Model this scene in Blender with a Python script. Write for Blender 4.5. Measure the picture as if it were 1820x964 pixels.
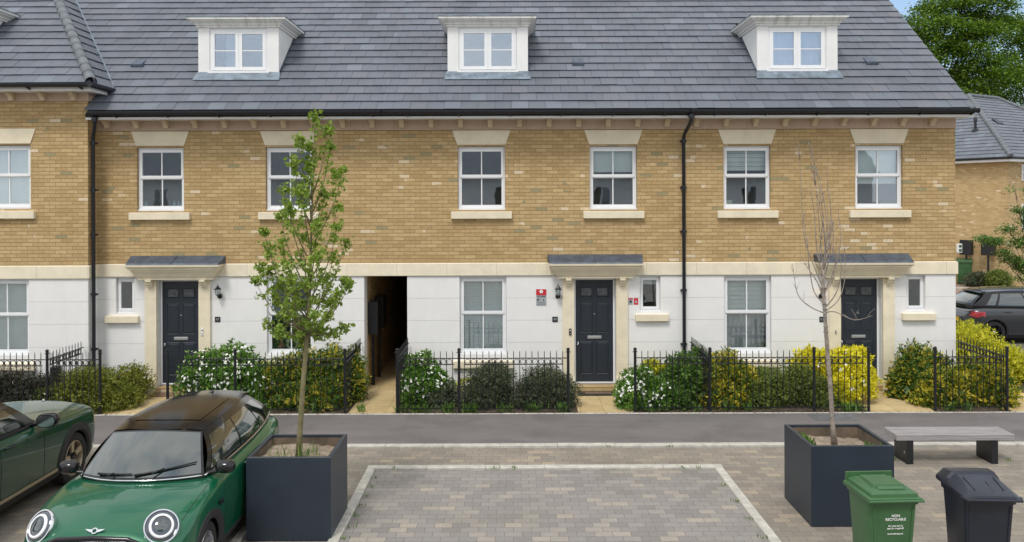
import bpy, math, random
import numpy as np
from mathutils import Vector, Matrix
R = math.radians
random.seed(7); rng = np.random.default_rng(7)
scene = bpy.context.scene
col = scene.collection
for o in list(bpy.data.objects): bpy.data.objects.remove(o)

# ------------------------------------------------------------------ camera
H = 3.95; FPX = 1503.0; ROLL = 0.0033; HZ = 356.0
cam = bpy.data.cameras.new('camera'); camo = bpy.data.objects.new('camera', cam); col.objects.link(camo)
cam.sensor_width = 36; cam.lens = 36 * FPX / 1820; cam.shift_y = -(482 - HZ) / 1820
cam.clip_start = 0.1; cam.clip_end = 2000
camo.location = (0, 0, H); camo.rotation_euler = (math.pi / 2, ROLL, 0)
scene.camera = camo
scene.render.resolution_x = 1024; scene.render.resolution_y = 542
# ------------------------------------------------------------------ light
scene.view_settings.view_transform = 'Standard'; scene.view_settings.look = 'None'
scene.view_settings.gamma = 1; scene.view_settings.use_curve_mapping = False
scene.view_settings.exposure = 0.42
SUN_EL, SUN_AZ = 56, 200      # azimuth of the sun, degrees clockwise from +Y
world = bpy.data.worlds.new('World'); scene.world = world; world.use_nodes = True
wn = world.node_tree; wn.nodes.clear()
def wnode(t, **k):
    n = wn.nodes.new(t)
    for a, b in k.items(): setattr(n, a, b)
    return n
sky = wnode('ShaderNodeTexSky', sky_type='NISHITA', sun_disc=False)
sky.sun_elevation = R(SUN_EL); sky.sun_rotation = R(SUN_AZ); sky.air_density = 1.0; sky.dust_density = 1.5
bg1 = wnode('ShaderNodeBackground'); bg1.inputs[1].default_value = 0.13
wn.links.new(sky.outputs[0], bg1.inputs[0])
tc = wnode('ShaderNodeTexCoord')
mp = wnode('ShaderNodeMapping'); mp.inputs['Scale'].default_value = (1.1, 1.1, 3.2); mp.inputs['Location'].default_value = (3.1, .6, 0)
wn.links.new(tc.outputs['Generated'], mp.inputs[0])
nz = wnode('ShaderNodeTexNoise'); nz.inputs['Scale'].default_value = 1.6; nz.inputs['Detail'].default_value = 7; nz.inputs['Roughness'].default_value = .58
wn.links.new(mp.outputs[0], nz.inputs['Vector'])
cr = wnode('ShaderNodeValToRGB'); cr.color_ramp.elements[0].position = .30; cr.color_ramp.elements[1].position = .47
wn.links.new(nz.outputs[0], cr.inputs[0])
# a break in the clouds over the wood to the north east
dv = wnode('ShaderNodeVectorMath', operation='DOT_PRODUCT'); dv.inputs[1].default_value = Vector((.57, 1, .26)).normalized()
wn.links.new(tc.outputs['Generated'], dv.inputs[0])
mr = wnode('ShaderNodeMapRange'); mr.inputs[1].default_value = .93; mr.inputs[2].default_value = .985; mr.inputs[3].default_value = 1; mr.inputs[4].default_value = 0
wn.links.new(dv.outputs['Value'], mr.inputs[0])
mm = wnode('ShaderNodeMath', operation='MULTIPLY'); wn.links.new(cr.outputs[0], mm.inputs[0]); wn.links.new(mr.outputs[0], mm.inputs[1])
cr2 = wnode('ShaderNodeValToRGB')
cr2.color_ramp.elements[0].position = .35; cr2.color_ramp.elements[0].color = (.70, .745, .81, 1)
cr2.color_ramp.elements[1].position = .68; cr2.color_ramp.elements[1].color = (1.0, .985, .955, 1)
nz2 = wnode('ShaderNodeTexNoise'); nz2.inputs['Scale'].default_value = 3.4; nz2.inputs['Detail'].default_value = 6
wn.links.new(mp.outputs[0], nz2.inputs['Vector']); wn.links.new(nz2.outputs[0], cr2.inputs[0])
bg2 = wnode('ShaderNodeBackground'); bg2.inputs[1].default_value = .96
wn.links.new(cr2.outputs[0], bg2.inputs[0])
mx = wnode('ShaderNodeMixShader'); wn.links.new(mm.outputs[0], mx.inputs[0]); wn.links.new(bg1.outputs[0], mx.inputs[1]); wn.links.new(bg2.outputs[0], mx.inputs[2])
wo = wnode('ShaderNodeOutputWorld'); wn.links.new(mx.outputs[0], wo.inputs[0])
sl = bpy.data.lights.new('sun', 'SUN'); sl.energy = 1.5; sl.angle = R(14); sl.color = (1, .96, .9)
so = bpy.data.objects.new('sun', sl); col.objects.link(so); so.location = (0, -20, 40)
_d = Vector((math.sin(R(SUN_AZ)) * math.cos(R(SUN_EL)), math.cos(R(SUN_AZ)) * math.cos(R(SUN_EL)), math.sin(R(SUN_EL))))
so.rotation_euler = _d.to_track_quat('Z', 'Y').to_euler()

# ------------------------------------------------------------------ helpers
def U(px, py, D=17.3):
    """point of the place at distance D that the photograph shows at (px, py)"""
    x = px - (py - HZ) * ROLL - 910; y = py + (px - 910) * ROLL - HZ
    return x * D / FPX, H - y * D / FPX
def UX(px, py=480, D=17.3): return U(px, py, D)[0]
def UZ(py, px=910, D=17.3): return U(px, py, D)[1]

def root_of(o):
    while o.parent: o = o.parent
    return o
def thing(name, label, cat, loc=(0, 0, 0), group=None):
    o = bpy.data.objects.new(name, None); col.objects.link(o); o.empty_display_size = .2
    o.location = loc; o['label'] = label; o['category'] = cat
    if group: o['group'] = group
    return o
def tag(o, label, cat, group=None):
    o['label'] = label; o['category'] = cat
    if group: o['group'] = group
    return o
def copy_tree(o, parent=None):
    c = o.copy(); col.objects.link(c); c.parent = parent
    for ch in list(o.children): copy_tree(ch, c)
    return c

class MB:
    def __init__(s): s.v = []; s.f = []; s.sm = False
    def add(s, vs, fs):
        n = len(s.v); s.v += [tuple(p) for p in vs]; s.f += [tuple(i + n for i in f) for f in fs]; return s
    def box(s, x0, x1, y0, y1, z0, z1):
        return s.add([(x0,y0,z0),(x1,y0,z0),(x1,y1,z0),(x0,y1,z0),(x0,y0,z1),(x1,y0,z1),(x1,y1,z1),(x0,y1,z1)],
                     [(0,3,2,1),(4,5,6,7),(0,1,5,4),(1,2,6,5),(2,3,7,6),(3,0,4,7)])
    def bbox(s, x0, x1, y0, y1, z0, z1, b=.006):
        """box with chamfered edges (three stacked slabs of octagon sections)"""
        def ring(z, i):
            return [(x0+i+b,y0+i,z),(x1-i-b,y0+i,z),(x1-i,y0+i+b,z),(x1-i,y1-i-b,z),(x1-i-b,y1-i,z),(x0+i+b,y1-i,z),(x0+i,y1-i-b,z),(x0+i,y0+i+b,z)]
        return s.loft([ring(z0, b), ring(z0+b, 0), ring(z1-b, 0), ring(z1, b)], closed=True, caps=True)
    def hexa(s, p): return s.add(p, [(0,3,2,1),(4,5,6,7),(0,1,5,4),(1,2,6,5),(2,3,7,6),(3,0,4,7)])
    def loft(s, rings, closed=True, caps=False):
        n = len(rings[0]); base = len(s.v)
        for r in rings: s.v += [tuple(p) for p in r]
        for i in range(len(rings) - 1):
            for j in range(n if closed else n - 1):
                a = base + i*n + j; b = base + i*n + (j+1) % n
                s.f.append((a, b, b+n, a+n))
        if caps:
            s.f.append(tuple(base + j for j in range(n))[::-1]); s.f.append(tuple(base + (len(rings)-1)*n + j for j in range(n)))
        return s
    def prism(s, poly, axis, a, b):
        """poly: 2D points; axis x: (y,z), y: (x,z), z: (x,y)"""
        def P(p, t): return {'x': (t, p[0], p[1]), 'y': (p[0], t, p[1]), 'z': (p[0], p[1], t)}[axis]
        return s.loft([[P(p, a) for p in poly], [P(p, b) for p in poly]], True, True)
    def tube(s, pts, r, n=8, caps=True):
        pts = [Vector(p) for p in pts]; rs = r if hasattr(r, '__len__') else [r] * len(pts); rings = []
        prev = None
        for i, p in enumerate(pts):
            t = (pts[min(i+1, len(pts)-1)] - pts[max(i-1, 0)]).normalized()
            if prev is None: prev = t.orthogonal().normalized()
            a = (prev - t * prev.dot(t)); a = a.normalized() if a.length > 1e-6 else t.orthogonal().normalized()
            prev = a; b = t.cross(a)
            rings.append([p + (a*math.cos(2*math.pi*k/n) + b*math.sin(2*math.pi*k/n)) * rs[i] for k in range(n)])
        return s.loft(rings, True, caps)
    def lathe(s, prof, c=(0,0,0), axis=(0,0,1), n=24, caps=False):
        ax = Vector(axis).normalized(); a = ax.orthogonal().normalized(); b = ax.cross(a); c = Vector(c)
        return s.loft([[c + ax*h + (a*math.cos(2*math.pi*k/n) + b*math.sin(2*math.pi*k/n))*r for k in range(n)] for r, h in prof], True, caps)
    def xf(s, M, start=0):
        for i in range(start, len(s.v)): s.v[i] = tuple(M @ Vector(s.v[i]))
        return s
    def build(s, name, mat, parent=None, smooth=False, label=None, kind=None, auto=None):
        me = bpy.data.meshes.new(name)
        org = root_of(parent).location if parent else Vector((0,0,0))
        me.from_pydata([(v[0]-org[0], v[1]-org[1], v[2]-org[2]) for v in s.v], [], s.f)
        me.materials.append(mat)
        o = bpy.data.objects.new(name, me); col.objects.link(o)
        if parent: o.parent = parent
        fix_normals(me)
        if smooth or auto:
            me.polygons.foreach_set('use_smooth', [True]*len(me.polygons))
            if auto: sharp(me, auto)
        if label: o['label'] = label
        if kind: o['kind'] = kind
        return o
import bmesh
def fix_normals(me):
    bm = bmesh.new(); bm.from_mesh(me); bmesh.ops.recalc_face_normals(bm, faces=bm.faces); bm.to_mesh(me); bm.free()
def sharp(me, deg):
    bm = bmesh.new(); bm.from_mesh(me); lim = R(deg)
    for e in bm.edges:
        if len(e.link_faces) == 2 and e.calc_face_angle(0) > lim: e.smooth = False
        elif len(e.link_faces) != 2: e.smooth = False
    bm.to_mesh(me); bm.free()
def own_base(o):
    """put the origin of a one-mesh thing at the bottom centre of its mesh"""
    me = o.data; n = len(me.vertices); a = np.empty(n*3, np.float32); me.vertices.foreach_get('co', a); a = a.reshape(-1, 3)
    c = np.array([(a[:,0].min()+a[:,0].max())/2, (a[:,1].min()+a[:,1].max())/2, a[:,2].min()], np.float32)
    a -= c; me.vertices.foreach_set('co', a.ravel()); o.location = [float(k) + l for k, l in zip(c, o.location)]; return o
def npmesh(name, verts, quads, mat, parent=None, smooth=False):
    org = np.array(root_of(parent).location) if parent else np.zeros(3)
    v = (verts - org).astype(np.float32); me = bpy.data.meshes.new(name)
    me.vertices.add(len(v)); me.vertices.foreach_set('co', v.ravel())
    me.loops.add(quads.size); me.loops.foreach_set('vertex_index', quads.astype(np.int32).ravel())
    me.polygons.add(len(quads)); k = quads.shape[1]
    me.polygons.foreach_set('loop_start', np.arange(0, quads.size, k, dtype=np.int32))
    me.polygons.foreach_set('loop_total', np.full(len(quads), k, dtype=np.int32))
    me.update(calc_edges=True); me.validate()
    me.materials.append(mat)
    o = bpy.data.objects.new(name, me); col.objects.link(o)
    if parent: o.parent = parent
    return o

# ------------------------------------------------------------------ materials
class NT:
    def __init__(s, name):
        s.m = bpy.data.materials.new(name); s.m.use_nodes = True; s.t = s.m.node_tree; s.t.nodes.clear()
        s.out = s.t.nodes.new('ShaderNodeOutputMaterial')
    def n(s, typ, ins=None, **k):
        nd = s.t.nodes.new(typ)
        for a, b in k.items(): setattr(nd, a, b)
        for key, val in (ins or {}).items(): s.set(nd.inputs[key], val)
        return nd
    def set(s, sock, val):
        if isinstance(val, bpy.types.NodeSocket): s.t.links.new(val, sock)
        elif isinstance(val, bpy.types.Node): s.t.links.new(val.outputs[0], sock)
        else:
            if isinstance(val, (tuple, list)) and len(val) == 3 and sock.type == 'RGBA': val = (*val, 1)
            sock.default_value = val
    def math(s, op, a, b=0, c=0):
        return s.n('ShaderNodeMath', {0: a, 1: b, 2: c}, operation=op).outputs[0]
    def ramp(s, fac, stops, interp='LINEAR'):
        nd = s.n('ShaderNodeValToRGB', {0: fac}); r = nd.color_ramp; r.interpolation = interp
        while len(r.elements) < len(stops): r.elements.new(.5)
        for e, (p, c) in zip(r.elements, stops):
            e.position = p; e.color = (*c, 1) if len(c) == 3 else c
        return nd.outputs[0]
    def mix(s, fac, a, b, blend='MIX'):
        nd = s.n('ShaderNodeMix', data_type='RGBA', blend_type=blend)
        s.set(nd.inputs[0], fac); s.set(nd.inputs[6], a); s.set(nd.inputs[7], b); return nd.outputs[2]
    def noise(s, vec=None, scale=5, detail=4, rough=.5):
        nd = s.n('ShaderNodeTexNoise', {'Scale': scale, 'Detail': detail, 'Roughness': rough})
        if vec is not None: s.set(nd.inputs['Vector'], vec)
        return nd.outputs[0]
    def pos(s): return s.n('ShaderNodeNewGeometry').outputs['Position']
    def obj(s): return s.n('ShaderNodeTexCoord').outputs['Object']
    def island(s): return s.n('ShaderNodeNewGeometry').outputs['Random Per Island']
    def bump(s, h, strength=.3, dist=.01):
        return s.n('ShaderNodeBump', {'Height': h, 'Strength': strength, 'Distance': dist}).outputs[0]
    def bsdf(s, **k):
        nd = s.n('ShaderNodeBsdfPrincipled')
        names = dict(color='Base Color', rough='Roughness', metal='Metallic', spec='Specular IOR Level', ior='IOR', coat='Coat Weight', coatr='Coat Roughness', normal='Normal',
                     trans='Transmission Weight', emit='Emission Color', estr='Emission Strength', sub='Subsurface Weight', alpha='Alpha', sheen='Sheen Weight')
        for a, b in k.items(): s.set(nd.inputs[names[a]], b)
        s.t.links.new(nd.outputs[0], s.out.inputs[0]); return nd
def simple(name, c, rough=.5, metal=0, var=.12, scale=6, bump=0, coat=0, spec=.5, bscale=60, world=False):
    t = NT(name); v = t.pos() if world else t.obj()
    n = t.noise(v, scale, 5, .6)
    lo = tuple(max(0, x*(1-var)) for x in c); hi = tuple(x*(1+var) for x in c)
    k = dict(color=t.ramp(n, [(.3, lo), (.7, hi)]), rough=rough, metal=metal, coat=coat, spec=spec)
    if bump: k['normal'] = t.bump(t.noise(v, bscale, 3), bump, .004)
    t.bsdf(**k); return t.m

def masonry(name, plane, bw, bh, stops, mortar, mw, mh, ang=0, rough=.85, stain=None, bump=.5, extra=None, offs=.5, var=.12, noisescale=1.2):
    t = NT(name); sp = t.n('ShaderNodeSeparateXYZ', {0: t.pos()})
    x, y, z = sp.outputs
    if plane == 'wall':
        c, s = math.cos(ang), math.sin(ang)
        u = t.math('ADD', t.math('MULTIPLY', x, c - s), t.math('MULTIPLY', y, c + s)); v = z
    else: u, v = x, y
    u = t.math('ADD', u, 100); v = t.math('ADD', v, 100 if plane != 'wall' else 10)
    vv = t.math('DIVIDE', v, bh); row = t.math('FLOOR', vv)
    sh = t.math('MULTIPLY', t.math('MODULO', row, 2), offs)
    uu = t.math('ADD', t.math('DIVIDE', u, bw), sh); cl = t.math('FLOOR', uu)
    fu = t.math('FRACT', uu); fv = t.math('FRACT', vv)
    cell = t.n('ShaderNodeCombineXYZ', {0: cl, 1: row, 2: 3.0})
    wnz = t.n('ShaderNodeTexWhiteNoise', {'Vector': cell}, noise_dimensions='3D')
    rnd = wnz.outputs['Value']; rcol = t.n('ShaderNodeSeparateColor', {0: wnz.outputs['Color']}).outputs
    # neighbouring cells drift together
    low = t.noise(t.pos(), noisescale, 3, .5)
    fac = t.math('ADD', rnd, t.math('MULTIPLY', t.math('SUBTRACT', low, .5), .7))
    c = t.ramp(fac, stops)
    if stain:
        cond, scol = stain
        ln = t.noise(t.pos(), .55, 2, .5)
        th = t.math('MULTIPLY', t.ramp(ln, [(.42, (.012,)*3), (.66, (.22,)*3)]), cond)
        c = t.mix(t.math('LESS_THAN', rcol[1], th), c, scol)
    fine = t.noise(t.pos(), 38, 4, .65)
    c = t.mix(.8, c, t.mix(1, c, t.ramp(fine, [(.25, (1-var*2,)*3), (.75, (1+var*1.5,)*3)]), 'MULTIPLY'))
    m = t.math('MAXIMUM', t.math('LESS_THAN', fv, mh), t.math('LESS_THAN', fu, mw))
    c = t.mix(m, c, mortar)
    if extra: c = extra(t, c)
    hgt = t.math('ADD', t.math('MULTIPLY', t.math('SUBTRACT', 1, m), 1), t.math('MULTIPLY', fine, .3))
    t.bsdf(color=c, rough=rough, spec=.3, normal=t.bump(hgt, bump, .008)); return t.m

BR = [(0, (.435,.298,.140)), (.25, (.468,.326,.156)), (.5, (.495,.351,.173)), (.8, (.535,.386,.197)), (.988, (.575,.41,.21)), (1.0, (.68,.56,.38))]
M = {}
M['brick'] = masonry('buff_brick', 'wall', .225, .075, BR, (.29,.20,.10), .04, .17, stain=(.30, (.32,.28,.155)))
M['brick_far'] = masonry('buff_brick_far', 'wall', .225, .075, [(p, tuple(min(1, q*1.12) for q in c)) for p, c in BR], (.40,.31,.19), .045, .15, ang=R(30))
PV = [(0, (.225,.20,.168)), (.3, (.25,.223,.187)), (.55, (.27,.24,.202)), (.88, (.30,.262,.212)), (1.0, (.36,.305,.23))]
def dirt(t, c):
    n = t.noise(t.pos(), .45, 5, .6); return t.mix(t.ramp(n, [(.5, (0,)*3), (.75, (.55,)*3)]), c, (.17,.155,.115))
M['paver'] = masonry('block_paving', 'floor', .213, .142, PV, (.14,.125,.10), .03, .05, extra=dirt, bump=.4)
M['paver_bay'] = masonry('bay_paving', 'floor', .213, .142, [(p, (c[0]*1.02, c[1]*1.07, c[2]*1.2)) for p, c in PV], (.15,.135,.11), .03, .05, extra=dirt, bump=.4)
M['paver_red'] = masonry('drive_paving', 'floor', .2, .1, [(0, (.25,.16,.12)), (1, (.36,.25,.19))], (.15,.12,.1), .04, .08)
M['slab'] = masonry('buff_slabs', 'floor', .45, .45, [(0, (.50,.375,.185)), (1, (.60,.47,.26))], (.24,.18,.10), .016, .016, offs=0, extra=lambda t, c: t.mix(t.ramp(t.noise(t.pos(), 2.2, 5), [(.5, (0,)*3), (.8, (.5,)*3)]), c, (.33,.25,.13)))
def tarmac():
    t = NT('tarmac'); p = t.pos()
    a = t.noise(p, 260, 2, .7); mp_ = t.n('ShaderNodeMapping', {0: p}); mp_.inputs['Scale'].default_value = (.35, 1.6, 1)
    b = t.noise(mp_, 1.2, 5, .6)
    c = t.mix(.5, t.ramp(b, [(.3, (.14,.127,.127)), (.7, (.235,.215,.208))]), t.ramp(a, [(.3, (.10,.095,.095)), (.8, (.23,.215,.21))]))
    q = t.noise(p, .9, 6, .7); c = t.mix(t.ramp(q, [(.50, (0,)*3), (.62, (.45,)*3)]), c, (.115,.105,.103)); w = t.noise(p, 5, 5, .7); c = t.mix(t.ramp(w, [(.60, (0,)*3), (.72, (.35,)*3)]), c, (.28,.26,.245))
    t.bsdf(color=c, rough=.9, spec=.25, normal=t.bump(a, .5, .006)); return t.m
M['tarmac'] = tarmac()
M['kerb'] = simple('kerb_concrete', (.47,.45,.40), .85, var=.22, scale=9, bump=.3, world=True)
def stone(name, c, seams=None, dirty=.25):
    t = NT(name); p = t.pos()
    n = t.noise(p, 3.5, 5, .6); f = t.noise(p, 70, 3, .6)
    cc = t.ramp(n, [(.3, tuple(q*.9 for q in c)), (.7, tuple(min(1, q*1.06) for q in c))])
    sp = t.n('ShaderNodeSeparateXYZ', {0: p}).outputs
    st = t.n('ShaderNodeCombineXYZ', {0: t.math('MULTIPLY', sp[0], 7), 1: 0.0, 2: t.math('MULTIPLY', sp[2], .8)})
    s2 = t.noise(st, 1.3, 4, .6)
    cc = t.mix(t.ramp(s2, [(.55, (0,)*3), (.8, (dirty,)*3)]), cc, tuple(q*.72 for q in c))
    if seams:
        w, o, lw = seams
        fr = t.math('FRACT', t.math('DIVIDE', t.math('ADD', sp[0], 50 + o), w))
        cc = t.mix(t.math('LESS_THAN', fr, lw / w), cc, tuple(q*.68 for q in c))
    t.bsdf(color=cc, rough=.8, spec=.3, normal=t.bump(f, .15, .004)); return t.m
M['stone'] = stone('cast_stone', (.78,.70,.53))
M['band'] = stone('string_course_stone', (.80,.725,.56), (1.02, .3, .009))
M['frieze'] = stone('frieze_stone', (.54,.41,.32), (.9, .1, .008))
M['corbel'] = stone('corbel_stone', (.64,.52,.37))
def render_mat():
    t = NT('white_render'); p = t.pos(); sp = t.n('ShaderNodeSeparateXYZ', {0: p}).outputs
    n = t.noise(p, 2.0, 5, .6); c = t.ramp(n, [(.3, (.765,.76,.745)), (.7, (.82,.812,.795))])
    # algae and splash staining that sits at the foot of the wall
    st = t.n('ShaderNodeCombineXYZ', {0: t.math('MULTIPLY', sp[0], 9), 1: 0.0, 2: t.math('MULTIPLY', sp[2], .7)})
    c = t.mix(t.ramp(t.noise(st, 1, 5, .6), [(.52, (0,)*3), (.85, (.28,)*3)]), c, (.62,.62,.60))
    fr = t.math('FRACT', t.math('DIVIDE', t.math('ADD', sp[2], 10 - .147), .4535))
    g = t.math('LESS_THAN', fr, .024)
    c = t.mix(g, c, (.66,.66,.65))
    h = t.math('SUBTRACT', t.math('MULTIPLY', t.noise(p, 120, 3), .12), t.math('MULTIPLY', g, 1.0))
    t.bsdf(color=c, rough=.8, spec=.3, normal=t.bump(h, .6, .012)); return t.m
M['render'] = render_mat()
M['upvc'] = simple('white_window_frame', (.82,.83,.84), .28, var=.02)
M['white_paint'] = simple('white_paint', (.80,.80,.79), .45, var=.05, scale=3)
def weathered():
    t = NT('weathered_white_cornice'); p = t.pos(); sp = t.n('ShaderNodeSeparateXYZ', {0: p}).outputs
    st = t.n('ShaderNodeCombineXYZ', {0: t.math('MULTIPLY', sp[0], 6), 1: 0.0, 2: t.math('MULTIPLY', sp[2], 1.5)})
    c = t.mix(t.ramp(t.noise(st, 1.4, 6, .65), [(.48, (0,)*3), (.72, (.8,)*3)]), (.76,.76,.74), (.36,.35,.32))
    t.bsdf(color=c, rough=.55); return t.m
M['cornice'] = weathered()
M['lead'] = simple('lead_sheet', (.078,.10,.135), .5, metal=.2, var=.35, scale=7, world=True)
M['lead_light'] = simple('lead_flashing', (.175,.22,.265), .5, metal=.15, var=.4, scale=6, world=True)
def tile_mat(name, k=1.0):
    k *= .93
    t = NT(name); p = t.pos(); r = t.island()
    c = t.ramp(r, [(0, (0.115*k,0.129*k,0.155*k)), (.35, (0.124*k,0.138*k,0.165*k)), (.62, (0.128*k,0.145*k,0.174*k)), (.82, (0.142*k,0.148*k,0.172*k)), (.95, (0.145*k,0.168*k,0.202*k)), (1, (0.172*k,0.192*k,0.230*k))])
    sp = t.n('ShaderNodeSeparateXYZ', {0: p}).outputs
    st = t.n('ShaderNodeCombineXYZ', {0: t.math('MULTIPLY', sp[0], 14), 1: t.math('MULTIPLY', sp[1], .6), 2: 0.0})
    s = t.noise(st, 1.0, 5, .65); c = t.mix(t.ramp(s, [(.52, (0,)*3), (.82, (.4,)*3)]), c, (.18*k,.195*k,.22*k))
    n = t.noise(p, .7, 4, .6); c = t.mix(.5, c, t.mix(1, c, t.ramp(n, [(.3, (.8,)*3), (.7, (1.25,)*3)]), 'MULTIPLY'))
    sp_ = t.noise(p, 55, 2, .5); c = t.mix(t.ramp(sp_, [(.76, (0,)*3), (.80, (.35,)*3)]), c, (.34,.35,.33))
    t.bsdf(color=c, rough=.55, spec=.45, normal=t.bump(t.noise(p, 40, 4), .25, .004)); return t.m
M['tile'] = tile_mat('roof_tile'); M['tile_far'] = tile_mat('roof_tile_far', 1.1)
M['ridge'] = simple('hip_tile', (.135,.15,.165), .6, var=.25, scale=5, world=True)
M['underlay'] = simple('roof_underlay', (.02,.02,.022), .9)
M['black'] = simple('black_plastic', (.012,.014,.02), .35, var=.1)
M['blackmetal'] = simple('black_painted_metal', (.011,.012,.015), .38, var=.2, scale=20)
M['door'] = simple('door_paint', (.018,.025,.036), .42, var=.1, bump=.12, bscale=90)
M['doorglass'] = simple('obscured_door_glass', (.09,.10,.11), .15, var=.4, scale=14)
M['chrome'] = simple('chrome', (.75,.76,.78), .12, metal=1, var=.02)
M['steel'] = simple('brushed_steel', (.62,.63,.65), .32, metal=.85, var=.04)
M['planter'] = simple('anthracite_steel', (.021,.031,.046), .42, var=.12, scale=2.5, bump=.03)
M['planter_in'] = simple('planter_lining', (.13,.098,.068), .85, var=.4, scale=5)
M['soil'] = simple('garden_soil', (.075,.055,.038), .95, var=.6, scale=8, bump=1, bscale=40, world=True)
M['drysoil'] = simple('dry_planter_soil', (.27,.215,.16), .95, var=.45, scale=7, bump=1, bscale=40)
M['grass'] = simple('mown_grass', (.055,.085,.022), .95, var=.5, scale=4, bump=1, bscale=60, world=True)
M['room'] = simple('room_plaster', (.20,.205,.22), .9, var=.2, scale=1)
M['blind'] = simple('pale_blind', (.84,.89,.86), .8, var=.04)
M['curtain'] = simple('white_curtain', (.72,.75,.76), .9, var=.06)
def glass(name, refl=.13, tint=(.93,.98,.96)):
    t = NT(name); p = t.pos()
    lw = t.n('ShaderNodeLayerWeight', {'Blend': .25}).outputs['Fresnel']
    nb = t.bump(t.noise(p, 1.6, 2), .05, .03)
    gl = t.n('ShaderNodeBsdfGlossy', {'Roughness': .015, 'Color': (.80,.89,1.0,1), 'Normal': nb}); tr = t.n('ShaderNodeBsdfTransparent', {'Color': (*tint, 1)})
    f = t.math('ADD', t.math('MULTIPLY', lw, .8), refl)
    ms = t.n('ShaderNodeMixShader', {0: f, 1: tr.outputs[0], 2: gl.outputs[0]})
    t.t.links.new(ms.outputs[0], t.out.inputs[0]); return t.m
M['pane'] = glass('window_glass', .15, (.97,.99,.98)); M['pane_dormer'] = glass('coated_window_glass', .27, (.9,.95,1.0))
def gloss(name, c, rough=.25, metal=0, coat=1, ior=1.5, flake=0):
    t = NT(name); cc = c
    if flake:
        f = t.noise(t.obj(), 900, 1); cc = t.mix(f, tuple(q*(1-flake) for q in c), tuple(q*(1+flake) for q in c))
    t.bsdf(color=cc, rough=rough, metal=metal, coat=coat, coatr=.03, ior=ior); return t.m
M['green_paint'] = gloss('racing_green_paint', (.002,.108,.046), .28, .25, .75, 1.45, .2)
M['dgreen_paint'] = gloss('dark_green_paint', (.001,.050,.024), .28, .2, .7, 1.42, .2)
M['grey_paint'] = gloss('charcoal_paint', (.034,.038,.044), .3, .4, 1, 1.5, .2)
M['gloss_black'] = gloss('gloss_black', (.008,.008,.010), .18, 0, .3, 1.45)
M['roof_black'] = gloss('roof_gloss', (.008,.007,.007), .15, 0, .0, 1.38)
M['car_glass'] = gloss('car_glass', (.014,.028,.026), .05, 0, 1, 2.15)
M['tyre'] = simple('tyre_rubber', (.018,.018,.019), .8, var=.2)
M['clad'] = simple('arch_cladding', (.022,.023,.026), .6, var=.15)
M['alloy'] = simple('alloy_wheel', (.55,.56,.58), .25, metal=.9, var=.05)
M['bronze'] = simple('bronze_wheel', (.42,.34,.235), .35, metal=.5, var=.05)
M['lens'] = gloss('headlamp_lens', (.075,.09,.11), .1, .3, 1, 1.5)
M['white_ring'] = simple('pale_light_ring', (.82,.84,.86), .25, var=.02)
M['redlens'] = gloss('tail_lamp_lens', (.35,.012,.02), .15)
M['green_bin'] = simple('green_bin_plastic', (.045,.125,.047), .42, var=.12, scale=4, bump=.05)
M['black_bin'] = simple('black_bin_plastic', (.018,.022,.034), .36, var=.2, scale=4, bump=.05)
M['white'] = simple('white_lettering', (.85,.85,.85), .5, var=.01)
M['sign_red'] = simple('sign_red', (.55,.025,.04), .4, var=.03)
M['sign_grey'] = simple('sign_grey', (.38,.41,.43), .4, var=.05)
M['sign_dark'] = simple('sign_dark', (.02,.025,.03), .4, var=.05)
M['yellow_plate'] = simple('yellow_plate', (.80,.52,.02), .4, var=.03)
M['mat'] = simple('coir_mat', (.20,.13,.09), .95, var=.3, scale=30)
def wood(name, c):
    t = NT(name); p = t.obj(); sp = t.n('ShaderNodeSeparateXYZ', {0: p}).outputs
    st = t.n('ShaderNodeCombineXYZ', {0: t.math('MULTIPLY', sp[0], 2), 1: t.math('MULTIPLY', sp[1], 60), 2: t.math('MULTIPLY', sp[2], 60)})
    s = t.noise(st, 1.2, 6, .6)
    t.bsdf(color=t.ramp(s, [(.3, tuple(q*.62 for q in c)), (.7, tuple(q*1.2 for q in c))]), rough=.8, normal=t.bump(s, .4, .004)); return t.m
M['bench_wood'] = wood('weathered_grey_timber', (.33,.31,.31))
def bark(name, a, b):
    t = NT(name); p = t.obj(); n = t.noise(p, 18, 6, .65)
    t.bsdf(color=t.ramp(n, [(.35, a), (.65, b)]), rough=.9, normal=t.bump(n, .8, .01)); return t.m
M['bark_green'] = bark('young_green_bark', (.13,.12,.055), (.24,.205,.11))
M['bark_grey'] = bark('grey_brown_bark', (.17,.14,.115), (.37,.32,.275))
M['bark_dark'] = bark('dark_bark', (.05,.038,.03), (.11,.085,.065))
def leaf(name, stops, trans=.25, rough=.5):
    t = NT(name); r = t.island(); p = t.pos()
    f = t.math('ADD', t.math('MULTIPLY', r, .7), t.math('MULTIPLY', t.noise(p, 3.0, 2), .3))
    c = t.ramp(f, stops)
    b = t.n('ShaderNodeBsdfPrincipled', {'Base Color': c, 'Roughness': rough, 'Specular IOR Level': .35})
    tr = t.n('ShaderNodeBsdfTranslucent', {'Color': t.mix(1, c, (1.1, 1.25, .6), 'MULTIPLY')})
    ms = t.n('ShaderNodeMixShader', {0: trans, 1: b.outputs[0], 2: tr.outputs[0]}); t.t.links.new(ms.outputs[0], t.out.inputs[0]); return t.m
M['lf_tree'] = leaf('young_maple_leaf', [(.15, (.13,.20,.03)), (.5, (.23,.33,.055)), (.85, (.36,.45,.09))], .38)
M['lf_choisya'] = leaf('bright_green_leaf', [(.15, (.055,.14,.02)), (.5, (.13,.27,.04)), (.85, (.24,.40,.07))])
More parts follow.
